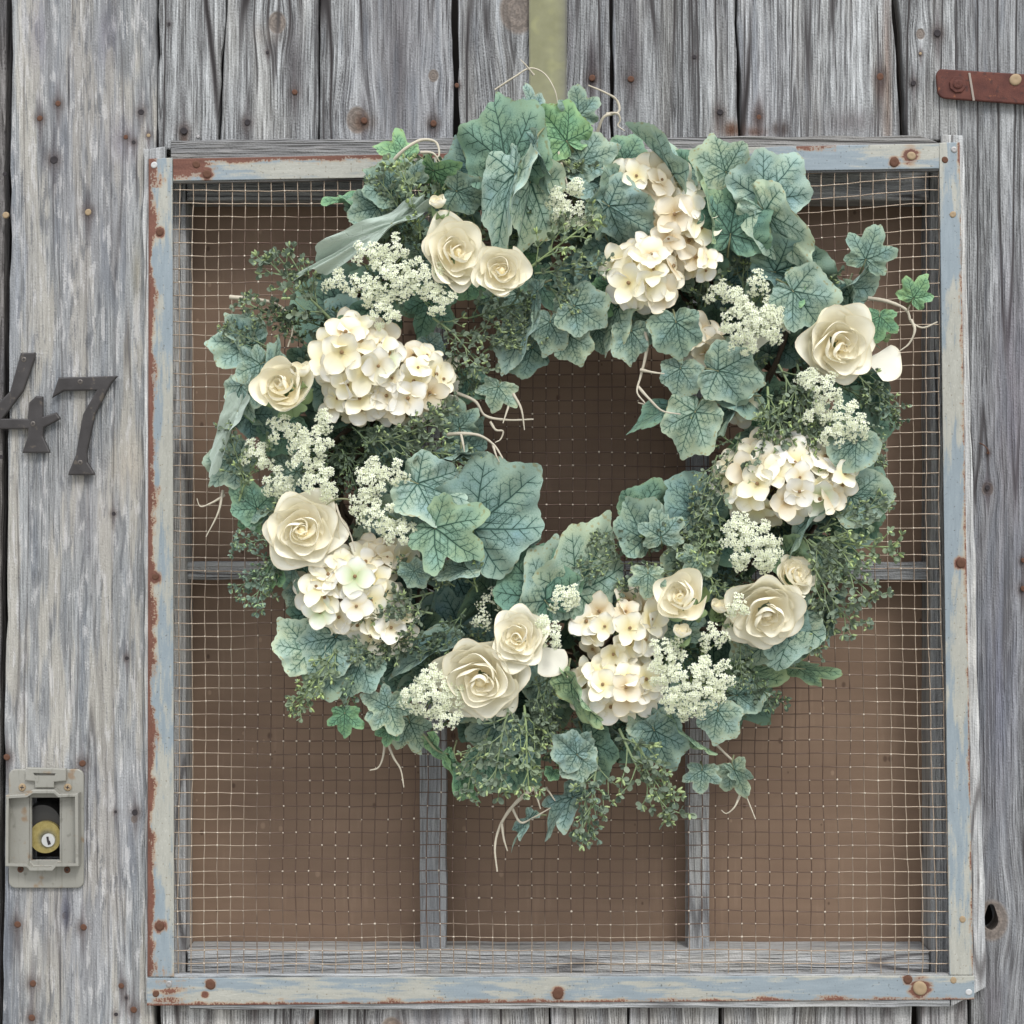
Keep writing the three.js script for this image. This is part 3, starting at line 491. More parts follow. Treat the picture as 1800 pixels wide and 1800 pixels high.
    c = mixc(c, [100, 136, 122], (net * 0.4 + net2 * 0.16) * (1 - rim));
    c = mixc(c, [40, 74, 64], v * (0.95 - 0.45 * rim));
    const f = 5 * fine + 5 * noise(i / 5, j / 5);
    o[0] = c[0] + f; o[1] = c[1] + f; o[2] = c[2] + f; o[3] = 190 - 95 * v - 40 * net - 40 * h + 14 * fine;
  }, THREE.ClampToEdgeWrapping);
  K.tex = t; K.mats = {};
}
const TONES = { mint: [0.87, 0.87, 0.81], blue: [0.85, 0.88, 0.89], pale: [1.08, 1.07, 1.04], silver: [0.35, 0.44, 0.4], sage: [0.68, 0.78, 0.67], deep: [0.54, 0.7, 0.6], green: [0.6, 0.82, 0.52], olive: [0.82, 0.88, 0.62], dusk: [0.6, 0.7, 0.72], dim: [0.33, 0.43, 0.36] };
function leafMat(kind, tone) {
  const K = KINDS[kind], v = leafSeed % 3, key = tone + v;
  return K.mats[key] ??= phys({ map: tone === 'silver' ? null : K.tex.map, bumpMap: K.tex.bump, bumpScale: 0.0007, color: new THREE.Color(TONES[tone][0] * [1, 1.2, 0.84][v], TONES[tone][1] * [1, 1.14, 0.88][v], TONES[tone][2] * [1, 1.06, 0.86][v]), roughness: 0.8, sheen: 0.25, sheenColor: new THREE.Color(0.6, 0.7, 0.68), sheenRoughness: 0.6, transmission: 0.12, thickness: 0 });
}
let leafSeed = 0;
M.stalk = std({ color: new THREE.Color(0.2, 0.21, 0.11), roughness: 0.75 });
// a leaf from its stalk end (bx, by) to its tip (tx, ty), at depth z; wide: width against length; roll: turned about its length (deg); o: fold (deg), bend, dz (the tip nearer), cup
function leaf(kind, bx, by, tx, ty, z, wide = 1, roll = 0, tone = 'mint', o = {}) {
  const seed = ++leafSeed, rnd = rng(seed * 7 + 3), { fold = 3 + rnd() * 9, bend = 0.08 + rnd() * 0.3, dz = 0.004, cup = 0.06 * (rnd() - 0.4), fine = true } = o;
  const A0 = P(bx, by, z), A1 = P(tx, ty, z + dz), len = A0.distanceTo(A1), K = KINDS[kind];
  const A = A1.clone().sub(A0).normalize(); let Nn = V(0, 0, 1).addScaledVector(A, -A.z).normalize(); Nn.applyAxisAngle(A, rad(roll)); const B = A.clone().cross(Nn);
  const R = fine ? 8 : 5, T = fine ? 112 : 44, pos = [], uv = [], idx = [], f = rad(fold), ph = rnd() * 9, skew = 1 + (rnd() - 0.5) * 0.2, tw = (rnd() - 0.5) * 0.55, rp = 0.6 + rnd() * 1.3, side = (rnd() - 0.5) * 0.18;
  for (let i = 0; i <= R; i++) for (let j = 0; j <= T; j++) {
    const th = (j / T) * 360 - 180, q = i / R, teeth = Math.abs(Math.sin(rad(th) * K.teeth / 2)) - 0.4;
    const rr = radiusAt(kind, th) * (1 + (q ** 6) * K.depth * teeth * 1.6) * (th > 0 ? skew : 1 / skew) * (1 + 0.05 * Math.sin(rad(th) * 3 + ph)), a = Math.cos(rad(th)) * rr * q, b = Math.sin(rad(th)) * rr * q;
    const h = Math.abs(b), w = b * wide * (kind === 'broad' ? 0.8 : 1);
    let zz = Math.sin(f) * h * wide + tw * a * b - bend * (a > 0 ? a * a : 0.6 * a * a) + cup * h * h * 3 + rp * 0.05 * q * q * Math.sin(rad(th) * 5 + ph) + rp * 0.025 * q * q * Math.sin(rad(th) * 11 + ph * 2) + 0.018 * noise(a * 5 + seed, b * 5) + 0.012 * Math.sin(q * 9) * Math.cos(rad(th) * 7);
    pos.push((w * Math.cos(f) + side * 0.5 * a * a) * len, a * len, zz * len); uv.push(b / LA + 0.5, (a + 0.65) / LB);
    if (i < R && j < T) { const k = i * (T + 1) + j; if (i) idx.push(k, k + 1, k + T + 1); idx.push(k + 1, k + T + 2, k + T + 1); }
  }
  const g = new THREE.BufferGeometry(); g.setAttribute('position', new THREE.Float32BufferAttribute(pos, 3)); g.setAttribute('uv', new THREE.Float32BufferAttribute(uv, 2)); g.setIndex(idx); g.computeVertexNormals();
  const m = mesh(wreath, 'leaf', g, leafMat(kind, tone)); m.position.copy(A0).sub(W0); m.quaternion.setFromRotationMatrix(new THREE.Matrix4().makeBasis(B, A, Nn));
  if (fine) mesh(m, 'stalk', taper([V(0, 0.02 * len, -0.0004), V(0, -0.2 * len, -0.002), V(0.02 * len, -0.42 * len, -0.012)], 0.0009, 0.0011, 6, 5), M.stalk);
  return m;
}
// ---- roses
M.petal = phys({ vertexColors: true, roughness: 0.72, sheen: 0.3, sheenColor: new THREE.Color(0.9, 0.85, 0.75), transmission: 0.14, thickness: 0 });
const CREAM = { heart: [0.94, 0.82, 0.52], body: [0.95, 0.89, 0.69], rim: [0.96, 0.935, 0.81] };
function petalGeo(R0, R1, hb, ht, half, flare, spiral, ruffle, seed, tintTo = 0) {
  const nu = 16, nv = 11, pos = [], col = [], idx = [], rnd = rng(seed), ph = rnd() * 9, lean = (rnd() - 0.5) * 0.3;
  for (let j = 0; j <= nv; j++) for (let i = 0; i <= nu; i++) {
    const s = i / nu * 2 - 1, v = j / nv, top = 1 - 0.24 * Math.pow(Math.abs(s), 3.6) - 0.04 * lean * s + 0.035 * ruffle * Math.sin(s * 4 + ph), t = v * top;
    const grow = 0.5 + 0.5 * Math.sin(Math.min(1, t * 1.25) * Math.PI / 2), round = t > 0.75 ? 1 - 0.08 * ((t - 0.75) / 0.25) ** 2 : 1;
    const fl = t > 0.66 ? ((t - 0.66) / 0.34) ** 2 : 0;
    let r = R0 + (R1 - R0) * Math.pow(t, 0.75) + flare * fl + spiral * s * t + 0.05 * ruffle * Math.sin(s * 5 + ph) * t * t + 0.04 * (1 - s * s) * t * R1;
    const h = hb + (ht - hb) * Math.pow(t, 1.15) - flare * 0.75 * fl * fl + 0.035 * ruffle * Math.cos(s * 6 + ph * 2) * t * t;
    const a = s * half * grow * round;
    pos.push(r * Math.cos(a), r * Math.sin(a), h);
    let c = mixc(CREAM.heart, CREAM.body, smoothstep(t, 0.1, 0.55)); c = mixc(c, CREAM.rim, smoothstep(t, 0.5, 0.95) * 0.9); c = mixc(c, CREAM.rim, tintTo); c = mixc(c, [0.84, 0.72, 0.46], 0.5 * smoothstep(v, 0.95, 1));
    const k = 1 + 0.04 * noise(s * 14 + seed, t * 4); col.push(c[0] * k, c[1] * k, c[2] * k);
    if (i < nu && j < nv) { const q = j * (nu + 1) + i; idx.push(q, q + 1, q + nu + 1, q + 1, q + nu + 2, q + nu + 1); }
  }
  const g = new THREE.BufferGeometry(); g.setAttribute('position', new THREE.Float32BufferAttribute(pos, 3)); g.setAttribute('color', new THREE.Float32BufferAttribute(col, 3)); g.setIndex(idx); g.computeVertexNormals(); return g;
}
// rows of petals from the heart out: count, R0, R1, base height, top height, half angle, flare, spiral, ruffle
const ROWS = [
  [3, 0.01, 0.15, 0.5, 0.68, 1.7, -0.06, 0.05, 0.4, 0],
  [3, 0.05, 0.27, 0.46, 0.71, 1.6, -0.08, 0.07, 0.6, 0.1],
  [4, 0.1, 0.42, 0.38, 0.71, 1.3, -0.09, 0.09, 0.8, 0.2],
  [4, 0.16, 0.58, 0.28, 0.66, 1.25, -0.06, 0.1, 1.0, 0.3],
  [5, 0.24, 0.75, 0.15, 0.56, 1.15, -0.02, 0.09, 1.3, 0.5],
  [6, 0.36, 0.84, -0.02, 0.4, 1.05, 0.05, 0.06, 1.3, 0.75],
];
const PETALS = ROWS.map((r, k) => [0, 1, 2].map((v) => petalGeo(r[1], r[2], r[3], r[4], r[5], r[6], r[7], r[8], 100 + k * 7 + v, r[9])));
const facing = (x, y, z = 1) => new THREE.Quaternion().setFromUnitVectors(V(0, 0, 1), V(x, y, z).normalize());
function partGroup(name, px, py, z, q, scale) { const g = new THREE.Group(); g.name = name; g.position.copy(P(px, py, z)).sub(W0); g.quaternion.copy(q); g.scale.setScalar(scale * S * (D - z) / D); wreath.add(g); return g; }
M.calyx = std({ color: new THREE.Color(0.24, 0.33, 0.16), roughness: 0.7 });
const sepalGeo = (() => { const pos = [], idx = []; for (let j = 0; j <= 6; j++) for (let i = 0; i <= 4; i++) { const t = j / 6, s = i / 2 - 1, w = 0.24 * Math.sin(Math.PI * Math.min(0.98, 0.12 + t * 0.86)); const r = 0.16 + 0.62 * Math.sin(t * 1.5); pos.push(r, s * w, -0.02 + 0.5 * t * t - 0.1 * s * s); if (i < 4 && j < 6) { const k = j * 5 + i; idx.push(k, k + 1, k + 5, k + 1, k + 6, k + 5); } } const g = new THREE.BufferGeometry(); g.setAttribute('position', new THREE.Float32BufferAttribute(pos, 3)); g.setIndex(idx); g.computeVertexNormals(); return g; })();
const cupGeo = new THREE.LatheGeometry([[0, -0.3], [0.14, -0.26], [0.24, -0.12], [0.28, 0.04], [0.24, 0.12]].map(([x, y]) => new THREE.Vector2(x, y)), 14).rotateX(Math.PI / 2);
const heartGeo = tint(new THREE.SphereGeometry(0.12, 10, 8).scale(1, 1, 1.3).translate(0.01, 0, 0.52), CREAM.heart);
// a rose of radius R pixels whose face looks along (tx, ty, 1); from..to: which rows of petals it has
function rose(px, py, R, z, tx, ty, seed, { rows = 6, squash = 1, turn = 0, sepals = 0 } = {}) {
  const g = partGroup('rose', px, py, z, facing(tx, ty).multiply(new THREE.Quaternion().setFromAxisAngle(V(0, 0, 1), turn)), R * 0.94), rnd = rng(seed * 17 + 1);
  g.scale.x *= squash;
  const grow = 0.98 / (ROWS[rows - 1][2] + ROWS[rows - 1][6]);
  ROWS.slice(0, rows).forEach((r, k) => {
    const a0 = rnd() * 6.28;
    for (let i = 0; i < r[0]; i++) {
      const p = mesh(g, 'petal', PETALS[k][Math.floor(rnd() * 3)], M.petal);
      p.rotation.set((rnd() - 0.5) * (k > 3 ? 0.14 : 0.3), (rnd() - 0.5) * (k > 3 ? 0.1 : 0.24), a0 + i / r[0] * Math.PI * 2 + (rnd() - 0.5) * 0.3); const s = grow * (0.9 + rnd() * 0.18); p.scale.set(s, s, grow * (0.92 + rnd() * 0.16));
    }
  });
  mesh(g, 'heart', heartGeo, M.petal).scale.setScalar(grow);
  mesh(g, 'calyx', cupGeo, M.calyx);
  for (let i = 0; i < sepals; i++) { const s = mesh(g, 'sepal', sepalGeo, M.calyx); s.rotation.z = i / sepals * 6.28 + rnd(); s.scale.setScalar(1.3); s.position.z = -0.12; }
  return g;
}
// a closed bud seen from the side: its tip points along (tx, ty, tz)
function bud(px, py, R, z, tx, ty, tz, seed, { green = 4, rows = 2 } = {}) {
  const g = partGroup('rosebud', px, py, z, facing(tx, ty, tz), R), rnd = rng(seed * 5 + 2);
  ROWS.slice(1, 1 + rows).forEach((r, k) => { for (let i = 0; i < r[0]; i++) { const p = mesh(g, 'petal', PETALS[k + 1][Math.floor(rnd() * 3)], M.petal); p.rotation.z = i / r[0] * 6.28 + rnd(); p.scale.set(1.5, 1.5, 1.75); p.position.z = -0.35; } });
  mesh(g, 'calyx', cupGeo, M.calyx).position.z = -0.3;
  for (let i = 0; i < green; i++) { const s = mesh(g, 'sepal', sepalGeo, M.calyx); s.rotation.z = i / green * 6.28 + rnd() * 0.5; s.scale.set(0.9, 1.2, 1.5); s.position.z = -0.32; }
  return g;
}
// ---- hydrangeas: every floret has four broad petals round a small brown eye
const FLORETS = [];
const floretGeo = (heart, body, rim, seed) => {
  const parts = [], rnd = rng(seed);
  for (let k = 0; k < 4; k++) {
    const pos = [], col = [], idx = [], nu = 6, nv = 7, cup = 0.1 + rnd() * 0.3, w0 = 0.42 + rnd() * 0.12, len = 0.88 + rnd() * 0.22, curl = (rnd() - 0.6) * 0.3;
    for (let j = 0; j <= nv; j++) for (let i = 0; i <= nu; i++) {
      const t = j / nv, s = i / nu * 2 - 1, w = w0 * Math.pow(Math.sin(Math.PI * Math.min(0.93, 0.07 + 0.78 * t)), 0.75) * (t > 0.85 ? 1 - (t - 0.85) * 1.6 : 1) * (j ? 1 : 0.5);
      const tt = t - 0.1 * s * s * t, x = len * tt, y = s * w, z = cup * tt * tt * 0.7 + curl * tt * tt * tt + 0.12 * s * s * t + (k % 2 ? 0.05 : 0) * t + 0.02 * noise(t * 4 + seed, s * 3 + k);
      const a = k * Math.PI / 2 + (rnd() * 0); pos.push(x * Math.cos(a) - y * Math.sin(a), x * Math.sin(a) + y * Math.cos(a), z);
      let c = mixc(heart, body, smoothstep(t, 0.04, 0.5)); c = mixc(c, rim, smoothstep(t, 0.4, 0.9)); const e = Math.max(smoothstep(Math.abs(s), 0.8, 1), smoothstep(t, 0.93, 1)); c = mixc(c, [rim[0] * 0.93, rim[1] * 0.86, rim[2] * 0.68], e * 0.7);
      const v = 1 - 0.05 * Math.abs(Math.sin(s * 7)) * t; col.push(c[0] * v, c[1] * v, c[2] * v);
      if (i < nu && j < nv) { const q = j * (nu + 1) + i; idx.push(q, q + 1, q + nu + 1, q + 1, q + nu + 2, q + nu + 1); }
    }
    const g = new THREE.BufferGeometry(); g.setAttribute('position', new THREE.Float32BufferAttribute(pos, 3)); g.setAttribute('color', new THREE.Float32BufferAttribute(col, 3)); g.setIndex(idx); g.computeVertexNormals(); parts.push(g);
  }
  const eye = new THREE.SphereGeometry(0.095, 8, 6); eye.translate(0, 0, 0.09); eye.deleteAttribute('uv'); tint(eye, [0.28, 0.17, 0.07]); parts.push(eye);
  return mergeGeometries(parts);
};
const FT = [ // heart, body, rim: cream, white, pale green, tan
  [[0.86, 0.74, 0.36], [0.94, 0.88, 0.62], [0.95, 0.93, 0.82]], [[0.8, 0.68, 0.4], [0.93, 0.89, 0.76], [0.95, 0.94, 0.89]], [[0.5, 0.6, 0.28], [0.76, 0.82, 0.6], [0.89, 0.9, 0.84]], [[0.62, 0.44, 0.2], [0.86, 0.76, 0.55], [0.91, 0.86, 0.73]],
];
FT.forEach((f, k) => FLORETS.push([0, 1, 2, 3].map((v) => floretGeo(...f, 300 + k * 11 + v))));
M.floretStem = std({ color: new THREE.Color(0.34, 0.3, 0.14), roughness: 0.8 });
// a head filling an ellipse of radii rx, ry pixels; mix: chances of cream, white, pale green, tan
function hydrangea(px, py, rx, ry, z, n, seed, mix = [0.45, 0.3, 0.07, 0.18], size = 33, lean = [0, 0]) {
  const g = partGroup('hydrangea', px, py, z, new THREE.Quaternion(), 1); n = Math.round(n * 0.78); const rnd = rng(seed * 13 + 7), rz = Math.min(rx, ry) * 0.72, stems = [];
  for (let i = 0; i < n; i++) {
    const u = 1 - (i + 0.5) / n * 1.02, ring = Math.sqrt(Math.max(0, 1 - u * u)), a = i * 2.39996 + rnd() * 0.5;
    const d = V(ring * Math.cos(a), ring * Math.sin(a), u), c = V(d.x * (rx - size * 0.6), d.y * (ry - size * 0.6), d.z * rz + (rnd() - 0.5) * 22), nn = V(d.x * 0.75 + lean[0] + (rnd() - 0.5) * 0.85, d.y * 0.75 + lean[1] + (rnd() - 0.5) * 0.85, Math.max(0.05, d.z) + 0.55).normalize();
    let q = rnd(), k = 0; while (k < 3 && q > mix[k]) { q -= mix[k]; k++; }
    if (d.z < 0.15 && rnd() < 0.4) k = 3;
    const f = mesh(g, 'floret', FLORETS[k][Math.floor(rnd() * 4)], M.petal); f.position.copy(c); f.quaternion.setFromUnitVectors(V(0, 0, 1), nn).multiply(new THREE.Quaternion().setFromAxisAngle(V(0, 0, 1), rnd() * 6.28));
    const s = size * (0.82 + rnd() * 0.34); f.scale.set(s, s, s * (0.55 + rnd() * 0.6));
    const e = V(0, 0, -rz * 0.9); stems.push(taper([e, e.clone().lerp(c, 0.5).add(V(0, 0, -6)), c], 2.2, 1.4, 5, 4));
  }
  const st = mesh(g, 'stems', mergeGeometries(stems), M.floretStem); st.userData.kind = 'stuff';
  return g;
}
// ---- white lace flowers: flat heads of tiny blossoms on fine rays
const blossomGeo = [0, 1, 2].map((v) => {
  const pos = [], col = [], rnd = rng(900 + v);
  for (let k = 0; k < 5; k++) {
    const a = k / 5 * 6.283 + rnd() * 0.4, w = 0.5 + rnd() * 0.12, up = 0.15 + rnd() * 0.3, P0 = [0, 0, 0], L = [Math.cos(a - w) * 0.6, Math.sin(a - w) * 0.6, up * 0.5], T = [Math.cos(a), Math.sin(a), up], Rr = [Math.cos(a + w) * 0.6, Math.sin(a + w) * 0.6, up * 0.5];
    for (const p of [P0, L, T, P0, T, Rr]) { pos.push(...p); const c = p === P0 ? [0.7, 0.76, 0.46] : p === T ? [0.93, 0.94, 0.83] : [0.9, 0.92, 0.75]; col.push(...c); }
  }
  const c = new THREE.OctahedronGeometry(0.3, 0); c.translate(0, 0, 0.18); const q = c.attributes.position; for (let i = 0; i < q.count; i++) { pos.push(q.getX(i), q.getY(i), q.getZ(i)); col.push(0.84, 0.86, 0.62); }
  const g = new THREE.BufferGeometry(); g.setAttribute('position', new THREE.Float32BufferAttribute(pos, 3)); g.setAttribute('color', new THREE.Float32BufferAttribute(col, 3)); g.computeVertexNormals(); return g;
});
M.blossom = phys({ vertexColors: true, roughness: 0.8, transmission: 0.2, thickness: 0 });
M.ray = std({ color: new THREE.Color(0.3, 0.38, 0.16), roughness: 0.8 });
// lobes: [x, y, radius] circles that together make the head's outline
function lace(z, seed, lobes, { density = 0.98, petal = 4.3 } = {}) {
  const [cx, cy] = lobes[0], g = partGroup('lace_flower', cx, cy, z, new THREE.Quaternion(), 1), rnd = rng(seed * 19 + 3), flowers = [], rays = [];
  const m4 = new THREE.Matrix4();
  for (const [lx, ly, lr] of lobes) {
    const ox = lx - cx, oy = cy - ly, n = Math.max(5, Math.round((lr / 10.5) ** 2 * density)), foot = V(ox * 0.6, oy * 0.6 - 4, -50);
    for (let i = 0; i < n; i++) {
      const r = lr * Math.sqrt((i + 0.5) / n) * 0.93, a = i * 2.39996 + rnd() * 0.9, c = V(ox + r * Math.cos(a), oy + r * Math.sin(a), (1 - (r / lr) ** 2) * lr * 0.3 + (rnd() - 0.5) * 9), out = V(Math.cos(a) * r / lr * 0.9, Math.sin(a) * r / lr * 0.9, 1).normalize();
      rays.push(taper([foot, foot.clone().lerp(c, 0.6).add(V(0, 0, -8)), c.clone().add(V(0, 0, -6))], 0.9, 0.6, 4, 3));
      const k = 9 + Math.floor(rnd() * 4), R = 8 + rnd() * 2.5;
      for (let b = 0; b < k; b++) {
        const rr = R * Math.sqrt((b + 0.4) / k), aa = b * 2.39996 + rnd() * 0.8, p = c.clone().add(V(rr * Math.cos(aa), rr * Math.sin(aa), (1 - (rr / R) ** 2) * 4 + rnd() * 2));
        const nn = out.clone().add(V(Math.cos(aa) * rr / R * 0.8 + (rnd() - 0.5) * 0.5, Math.sin(aa) * rr / R * 0.8 + (rnd() - 0.5) * 0.5, 0)).normalize(), s = petal * (0.75 + rnd() * 0.5);
        m4.compose(p, new THREE.Quaternion().setFromUnitVectors(V(0, 0, 1), nn), V(s, s, s)); flowers.push(blossomGeo[b % 3].clone().applyMatrix4(m4));
        rays.push(taper([c.clone().add(V(0, 0, -7)), p], 0.6, 0.4, 1, 3));
      }
    }
  }
  const f = mesh(g, 'blossoms', mergeGeometries(flowers), M.blossom); f.userData.kind = 'stuff'; const r = mesh(g, 'rays', mergeGeometries(rays), M.ray); r.userData.kind = 'stuff';
  return g;
}
// ---- seeded greenery sprigs: a branching stem with small oval leaflets and pale buds (unit length along +x)
const leafletGeo = (() => { const pos = [], idx = [], R = [[0, 0], [0.3, 0.24], [0.62, 0.34], [0.88, 0.2], [1, 0]]; for (const [t, w] of R) { pos.push(t, w, 0.1 * t + 0.12 * w, t, 0, 0.1 * t * t, t, -w, 0.1 * t + 0.12 * w); } for (let j = 0; j < 4; j++) { const k = j * 3; idx.push(k, k + 1, k + 3, k + 1, k + 4, k + 3, k + 1, k + 2, k + 4, k + 2, k + 5, k + 4); } const g = new THREE.BufferGeometry(); g.setAttribute('position', new THREE.Float32BufferAttribute(pos, 3)); g.setIndex(idx); g.computeVertexNormals(); return g; })();
const budGeo = (() => { const g = new THREE.LatheGeometry([[0, 0], [0.16, 0.2], [0.2, 0.5], [0.12, 0.85], [0, 1]].map(([x, y]) => new THREE.Vector2(x, y)), 5).rotateZ(-Math.PI / 2); g.deleteAttribute('uv'); return g; })();
const SPRIGS = [0, 1, 2, 3, 4, 5, 6].map((v) => {
  const rnd = rng(500 + v), stems = [], leaves = [], m4 = new THREE.Matrix4();
  const put = (p, dir, s, geo, c) => { const q = new THREE.Quaternion().setFromUnitVectors(V(1, 0, 0), dir.clone().normalize()).multiply(new THREE.Quaternion().setFromAxisAngle(V(1, 0, 0), (rnd() - 0.5) * 2.2)); m4.compose(p, q, V(s, s, s)); leaves.push(tint(geo.clone().applyMatrix4(m4), c)); };
  const curve = (rnd() - 0.5) * 0.3, main = [0, 0.33, 0.66, 1].map((t) => V(t, curve * t * t + (rnd() - 0.5) * 0.03, 0.08 * Math.sin(t * 3)));
  stems.push(taper(main, 0.017, 0.009, 10, 5)); const c = new THREE.CatmullRomCurve3(main);
  const tuft = (p, dir, pale) => { const n = 4 + Math.floor(rnd() * 4); for (let i = 0; i < n; i++) { const d = dir.clone().normalize().multiplyScalar(0.55).add(V(rnd() - 0.5, rnd() - 0.5, rnd() - 0.4).multiplyScalar(1.5)), isBud = rnd() < pale, k = rnd(); put(p, d, isBud ? 0.065 + rnd() * 0.03 : 0.065 + rnd() * 0.04, isBud ? budGeo : leafletGeo, isBud ? [0.36, 0.45, 0.2] : mixc([0.1, 0.14, 0.095], [0.24, 0.3, 0.205], k)); } };
  const n = 9;
  for (let i = 1; i <= n; i++) {
    const t = i / (n + 0.6), p = c.getPointAt(t), tn = c.getTangentAt(t), a = (i % 2 ? 1 : -1) * (0.5 + rnd() * 0.5), l = (0.34 - 0.16 * t) * (0.8 + rnd() * 0.5), d = tn.clone().applyAxisAngle(V(0, 0, 1), a).add(V(0, 0, (rnd() - 0.3) * 0.8)).normalize(), e = p.clone().addScaledVector(d, l), mid = p.clone().lerp(e, 0.5).addScaledVector(tn, 0.03);
    stems.push(taper([p, mid, e], 0.009, 0.006, 5, 4)); tuft(e, d, 0.3); tuft(mid, d, 0.05); if (rnd() < 0.8) { const d2 = d.clone().applyAxisAngle(V(0, 0, 1), -a * 0.9), e2 = mid.clone().addScaledVector(d2, l * 0.5); stems.push(taper([mid, mid.clone().lerp(e2, 0.5), e2], 0.007, 0.005, 3, 4)); tuft(e2, d2, 0.3); }
    if (i % 2) tuft(p, tn, 0);
  }
  tuft(main[3], c.getTangentAt(1), 0.5);
  return { stem: mergeGeometries(stems.map((g) => { g.deleteAttribute('uv'); return g; })), leaves: mergeGeometries(leaves) };
});
const sprigMats = {};
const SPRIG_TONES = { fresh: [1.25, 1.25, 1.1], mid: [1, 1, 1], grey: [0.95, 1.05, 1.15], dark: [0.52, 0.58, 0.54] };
let sprigSeed = 0;
function sprig(px, py, deg, len, z, tone = 'mid', up = 0.1) { // from (px, py), in the direction deg (0 = to the right, 90 = up)
  const k = sprigSeed++, q = new THREE.Quaternion().setFromAxisAngle(V(0, 0, 1), rad(deg)).multiply(new THREE.Quaternion().setFromAxisAngle(V(0, 1, 0), -up)).multiply(new THREE.Quaternion().setFromAxisAngle(V(1, 0, 0), (k * 1.7) % 1 - 0.5));
  const g = partGroup('greenery_sprig', px, py, z, q, len), t = SPRIG_TONES[tone], v = SPRIGS[k % SPRIGS.length];
  const ms = sprigMats[tone] ??= [std({ color: new THREE.Color(0.2 * t[0], 0.26 * t[1], 0.13 * t[2]), roughness: 0.7 }), phys({ vertexColors: true, color: new THREE.Color(...t), roughness: 0.72, transmission: 0.15, thickness: 0 })];
  mesh(g, 'stem', v.stem, ms[0]); const l = mesh(g, 'leaflets', v.leaves, ms[1]); l.userData.kind = 'stuff';
  return g;
}
// ---- dry tendrils and vine stems
M.tendril = std({ color: new THREE.Color(0.5, 0.45, 0.35), roughness: 0.85 });
M.vine = std({ color: new THREE.Color(0.2, 0.22, 0.12), roughness: 0.8 });
function tendril(z, pts, r0 = 0.0019, r1 = 0.0012, mat = M.tendril, dz = 0.006) {
  const p = pts.map(([x, y], i) => P(x, y, z + dz * i / (pts.length - 1) + 0.003 * Math.sin(i * 1.7)));
  return placed(wreath, 'tendril', taper(p, r0 * 0.78, r1 * 0.4, pts.length * 6, 6), mat);
}

// ---------------------------------------------------------------- the wreath: what is in it
{ // the ring of twigs that everything is tied to
  const r = [];
  for (let k = 0; k < 14; k++) {
    const pts = [], ph = k * 2.1, rr = 26 + (k % 4) * 13;
    for (let i = 0; i <= 48; i++) { const a = i / 48 * Math.PI * 2, t = a * (5 + k % 3) + ph, R = 392 + rr * Math.cos(t); pts.push(P(1000 + R * Math.cos(a), 784 + R * Math.sin(a), 0.034 + rr * S * 0.6 * Math.sin(t))); }
    r.push(taper(pts, 0.0024, 0.0022, 160, 5));
  }
  placed(wreath, 'twig_ring', mergeGeometries(r), std({ color: new THREE.Color(0.07, 0.05, 0.032), roughness: 0.9 })).userData.kind = 'stuff';
}
{ // leaves and sprigs packed into the depth of the ring
  const rnd = rng(4242), kinds = ['broad', 'maple', 'round'];
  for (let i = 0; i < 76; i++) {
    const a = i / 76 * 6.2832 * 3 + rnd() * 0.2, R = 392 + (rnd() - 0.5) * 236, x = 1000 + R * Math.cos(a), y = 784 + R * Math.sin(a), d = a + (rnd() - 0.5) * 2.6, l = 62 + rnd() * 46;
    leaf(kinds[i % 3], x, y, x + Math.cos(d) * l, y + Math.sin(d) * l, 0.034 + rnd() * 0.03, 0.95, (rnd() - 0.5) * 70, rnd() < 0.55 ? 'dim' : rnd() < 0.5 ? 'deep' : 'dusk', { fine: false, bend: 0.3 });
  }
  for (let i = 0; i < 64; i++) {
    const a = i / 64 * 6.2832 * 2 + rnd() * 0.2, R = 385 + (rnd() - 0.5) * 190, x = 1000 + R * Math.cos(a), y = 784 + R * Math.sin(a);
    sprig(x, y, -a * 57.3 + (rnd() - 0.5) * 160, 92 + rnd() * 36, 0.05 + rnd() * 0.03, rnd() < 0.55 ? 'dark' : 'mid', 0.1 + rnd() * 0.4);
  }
}
{ // smaller leaves in between
  const rnd = rng(888), kinds = ['maple', 'broad', 'maple', 'round'], tones = ['mint', 'blue', 'deep', 'dusk', 'mint', 'green'];
  for (let i = 0; i < 72; i++) {
    const a = i / 72 * 6.2832 * 5 + rnd() * 0.3, R = 398 + (rnd() - 0.5) * 262, x = 998 + R * Math.cos(a), y = 784 + R * Math.sin(a), d = (R > 398 ? a : a + Math.PI) + (rnd() - 0.5) * 2.4, l = 40 + rnd() * 34;
    leaf(kinds[i % 4], x, y, x + Math.cos(d) * l, y + Math.sin(d) * l, 0.066 + rnd() * 0.026, 1.0 + rnd() * 0.2, (rnd() - 0.5) * 90, tones[Math.floor(rnd() * 6)]);
  }
}
const B = 'broad', K = 'maple', O = 'round';
// leaves at the top
leaf(B, 893, 292, 860, 162, 0.112, 0.98, -8, 'sage', { bend: 0.12, fold: 4 });
leaf(K, 938, 196, 931, 146, 0.08, 0.9, 40, 'blue');
leaf(B, 996, 248, 950, 188, 0.1, 1.15, 10, 'green'); leaf(K, 1017, 203, 1014, 150, 0.094, 1.1, 10, 'mint');
leaf(B, 1022, 284, 1086, 262, 0.096, 1.2, -12, 'mint'); leaf(B, 1098, 288, 1122, 238, 0.074, 1.3, 0, 'deep'); leaf(B, 1182, 306, 1112, 206, 0.112, 0.85, 74, 'pale', { fold: 20 });
leaf(B, 832, 312, 796, 246, 0.084, 1.2, -30, 'dusk'); leaf(K, 712, 276, 660, 252, 0.088, 1.0, 35, 'green'); leaf(B, 688, 338, 640, 296, 0.1, 1.15, 12, 'mint'); leaf(K, 726, 318, 704, 280, 0.096, 1.1, -10, 'mint');
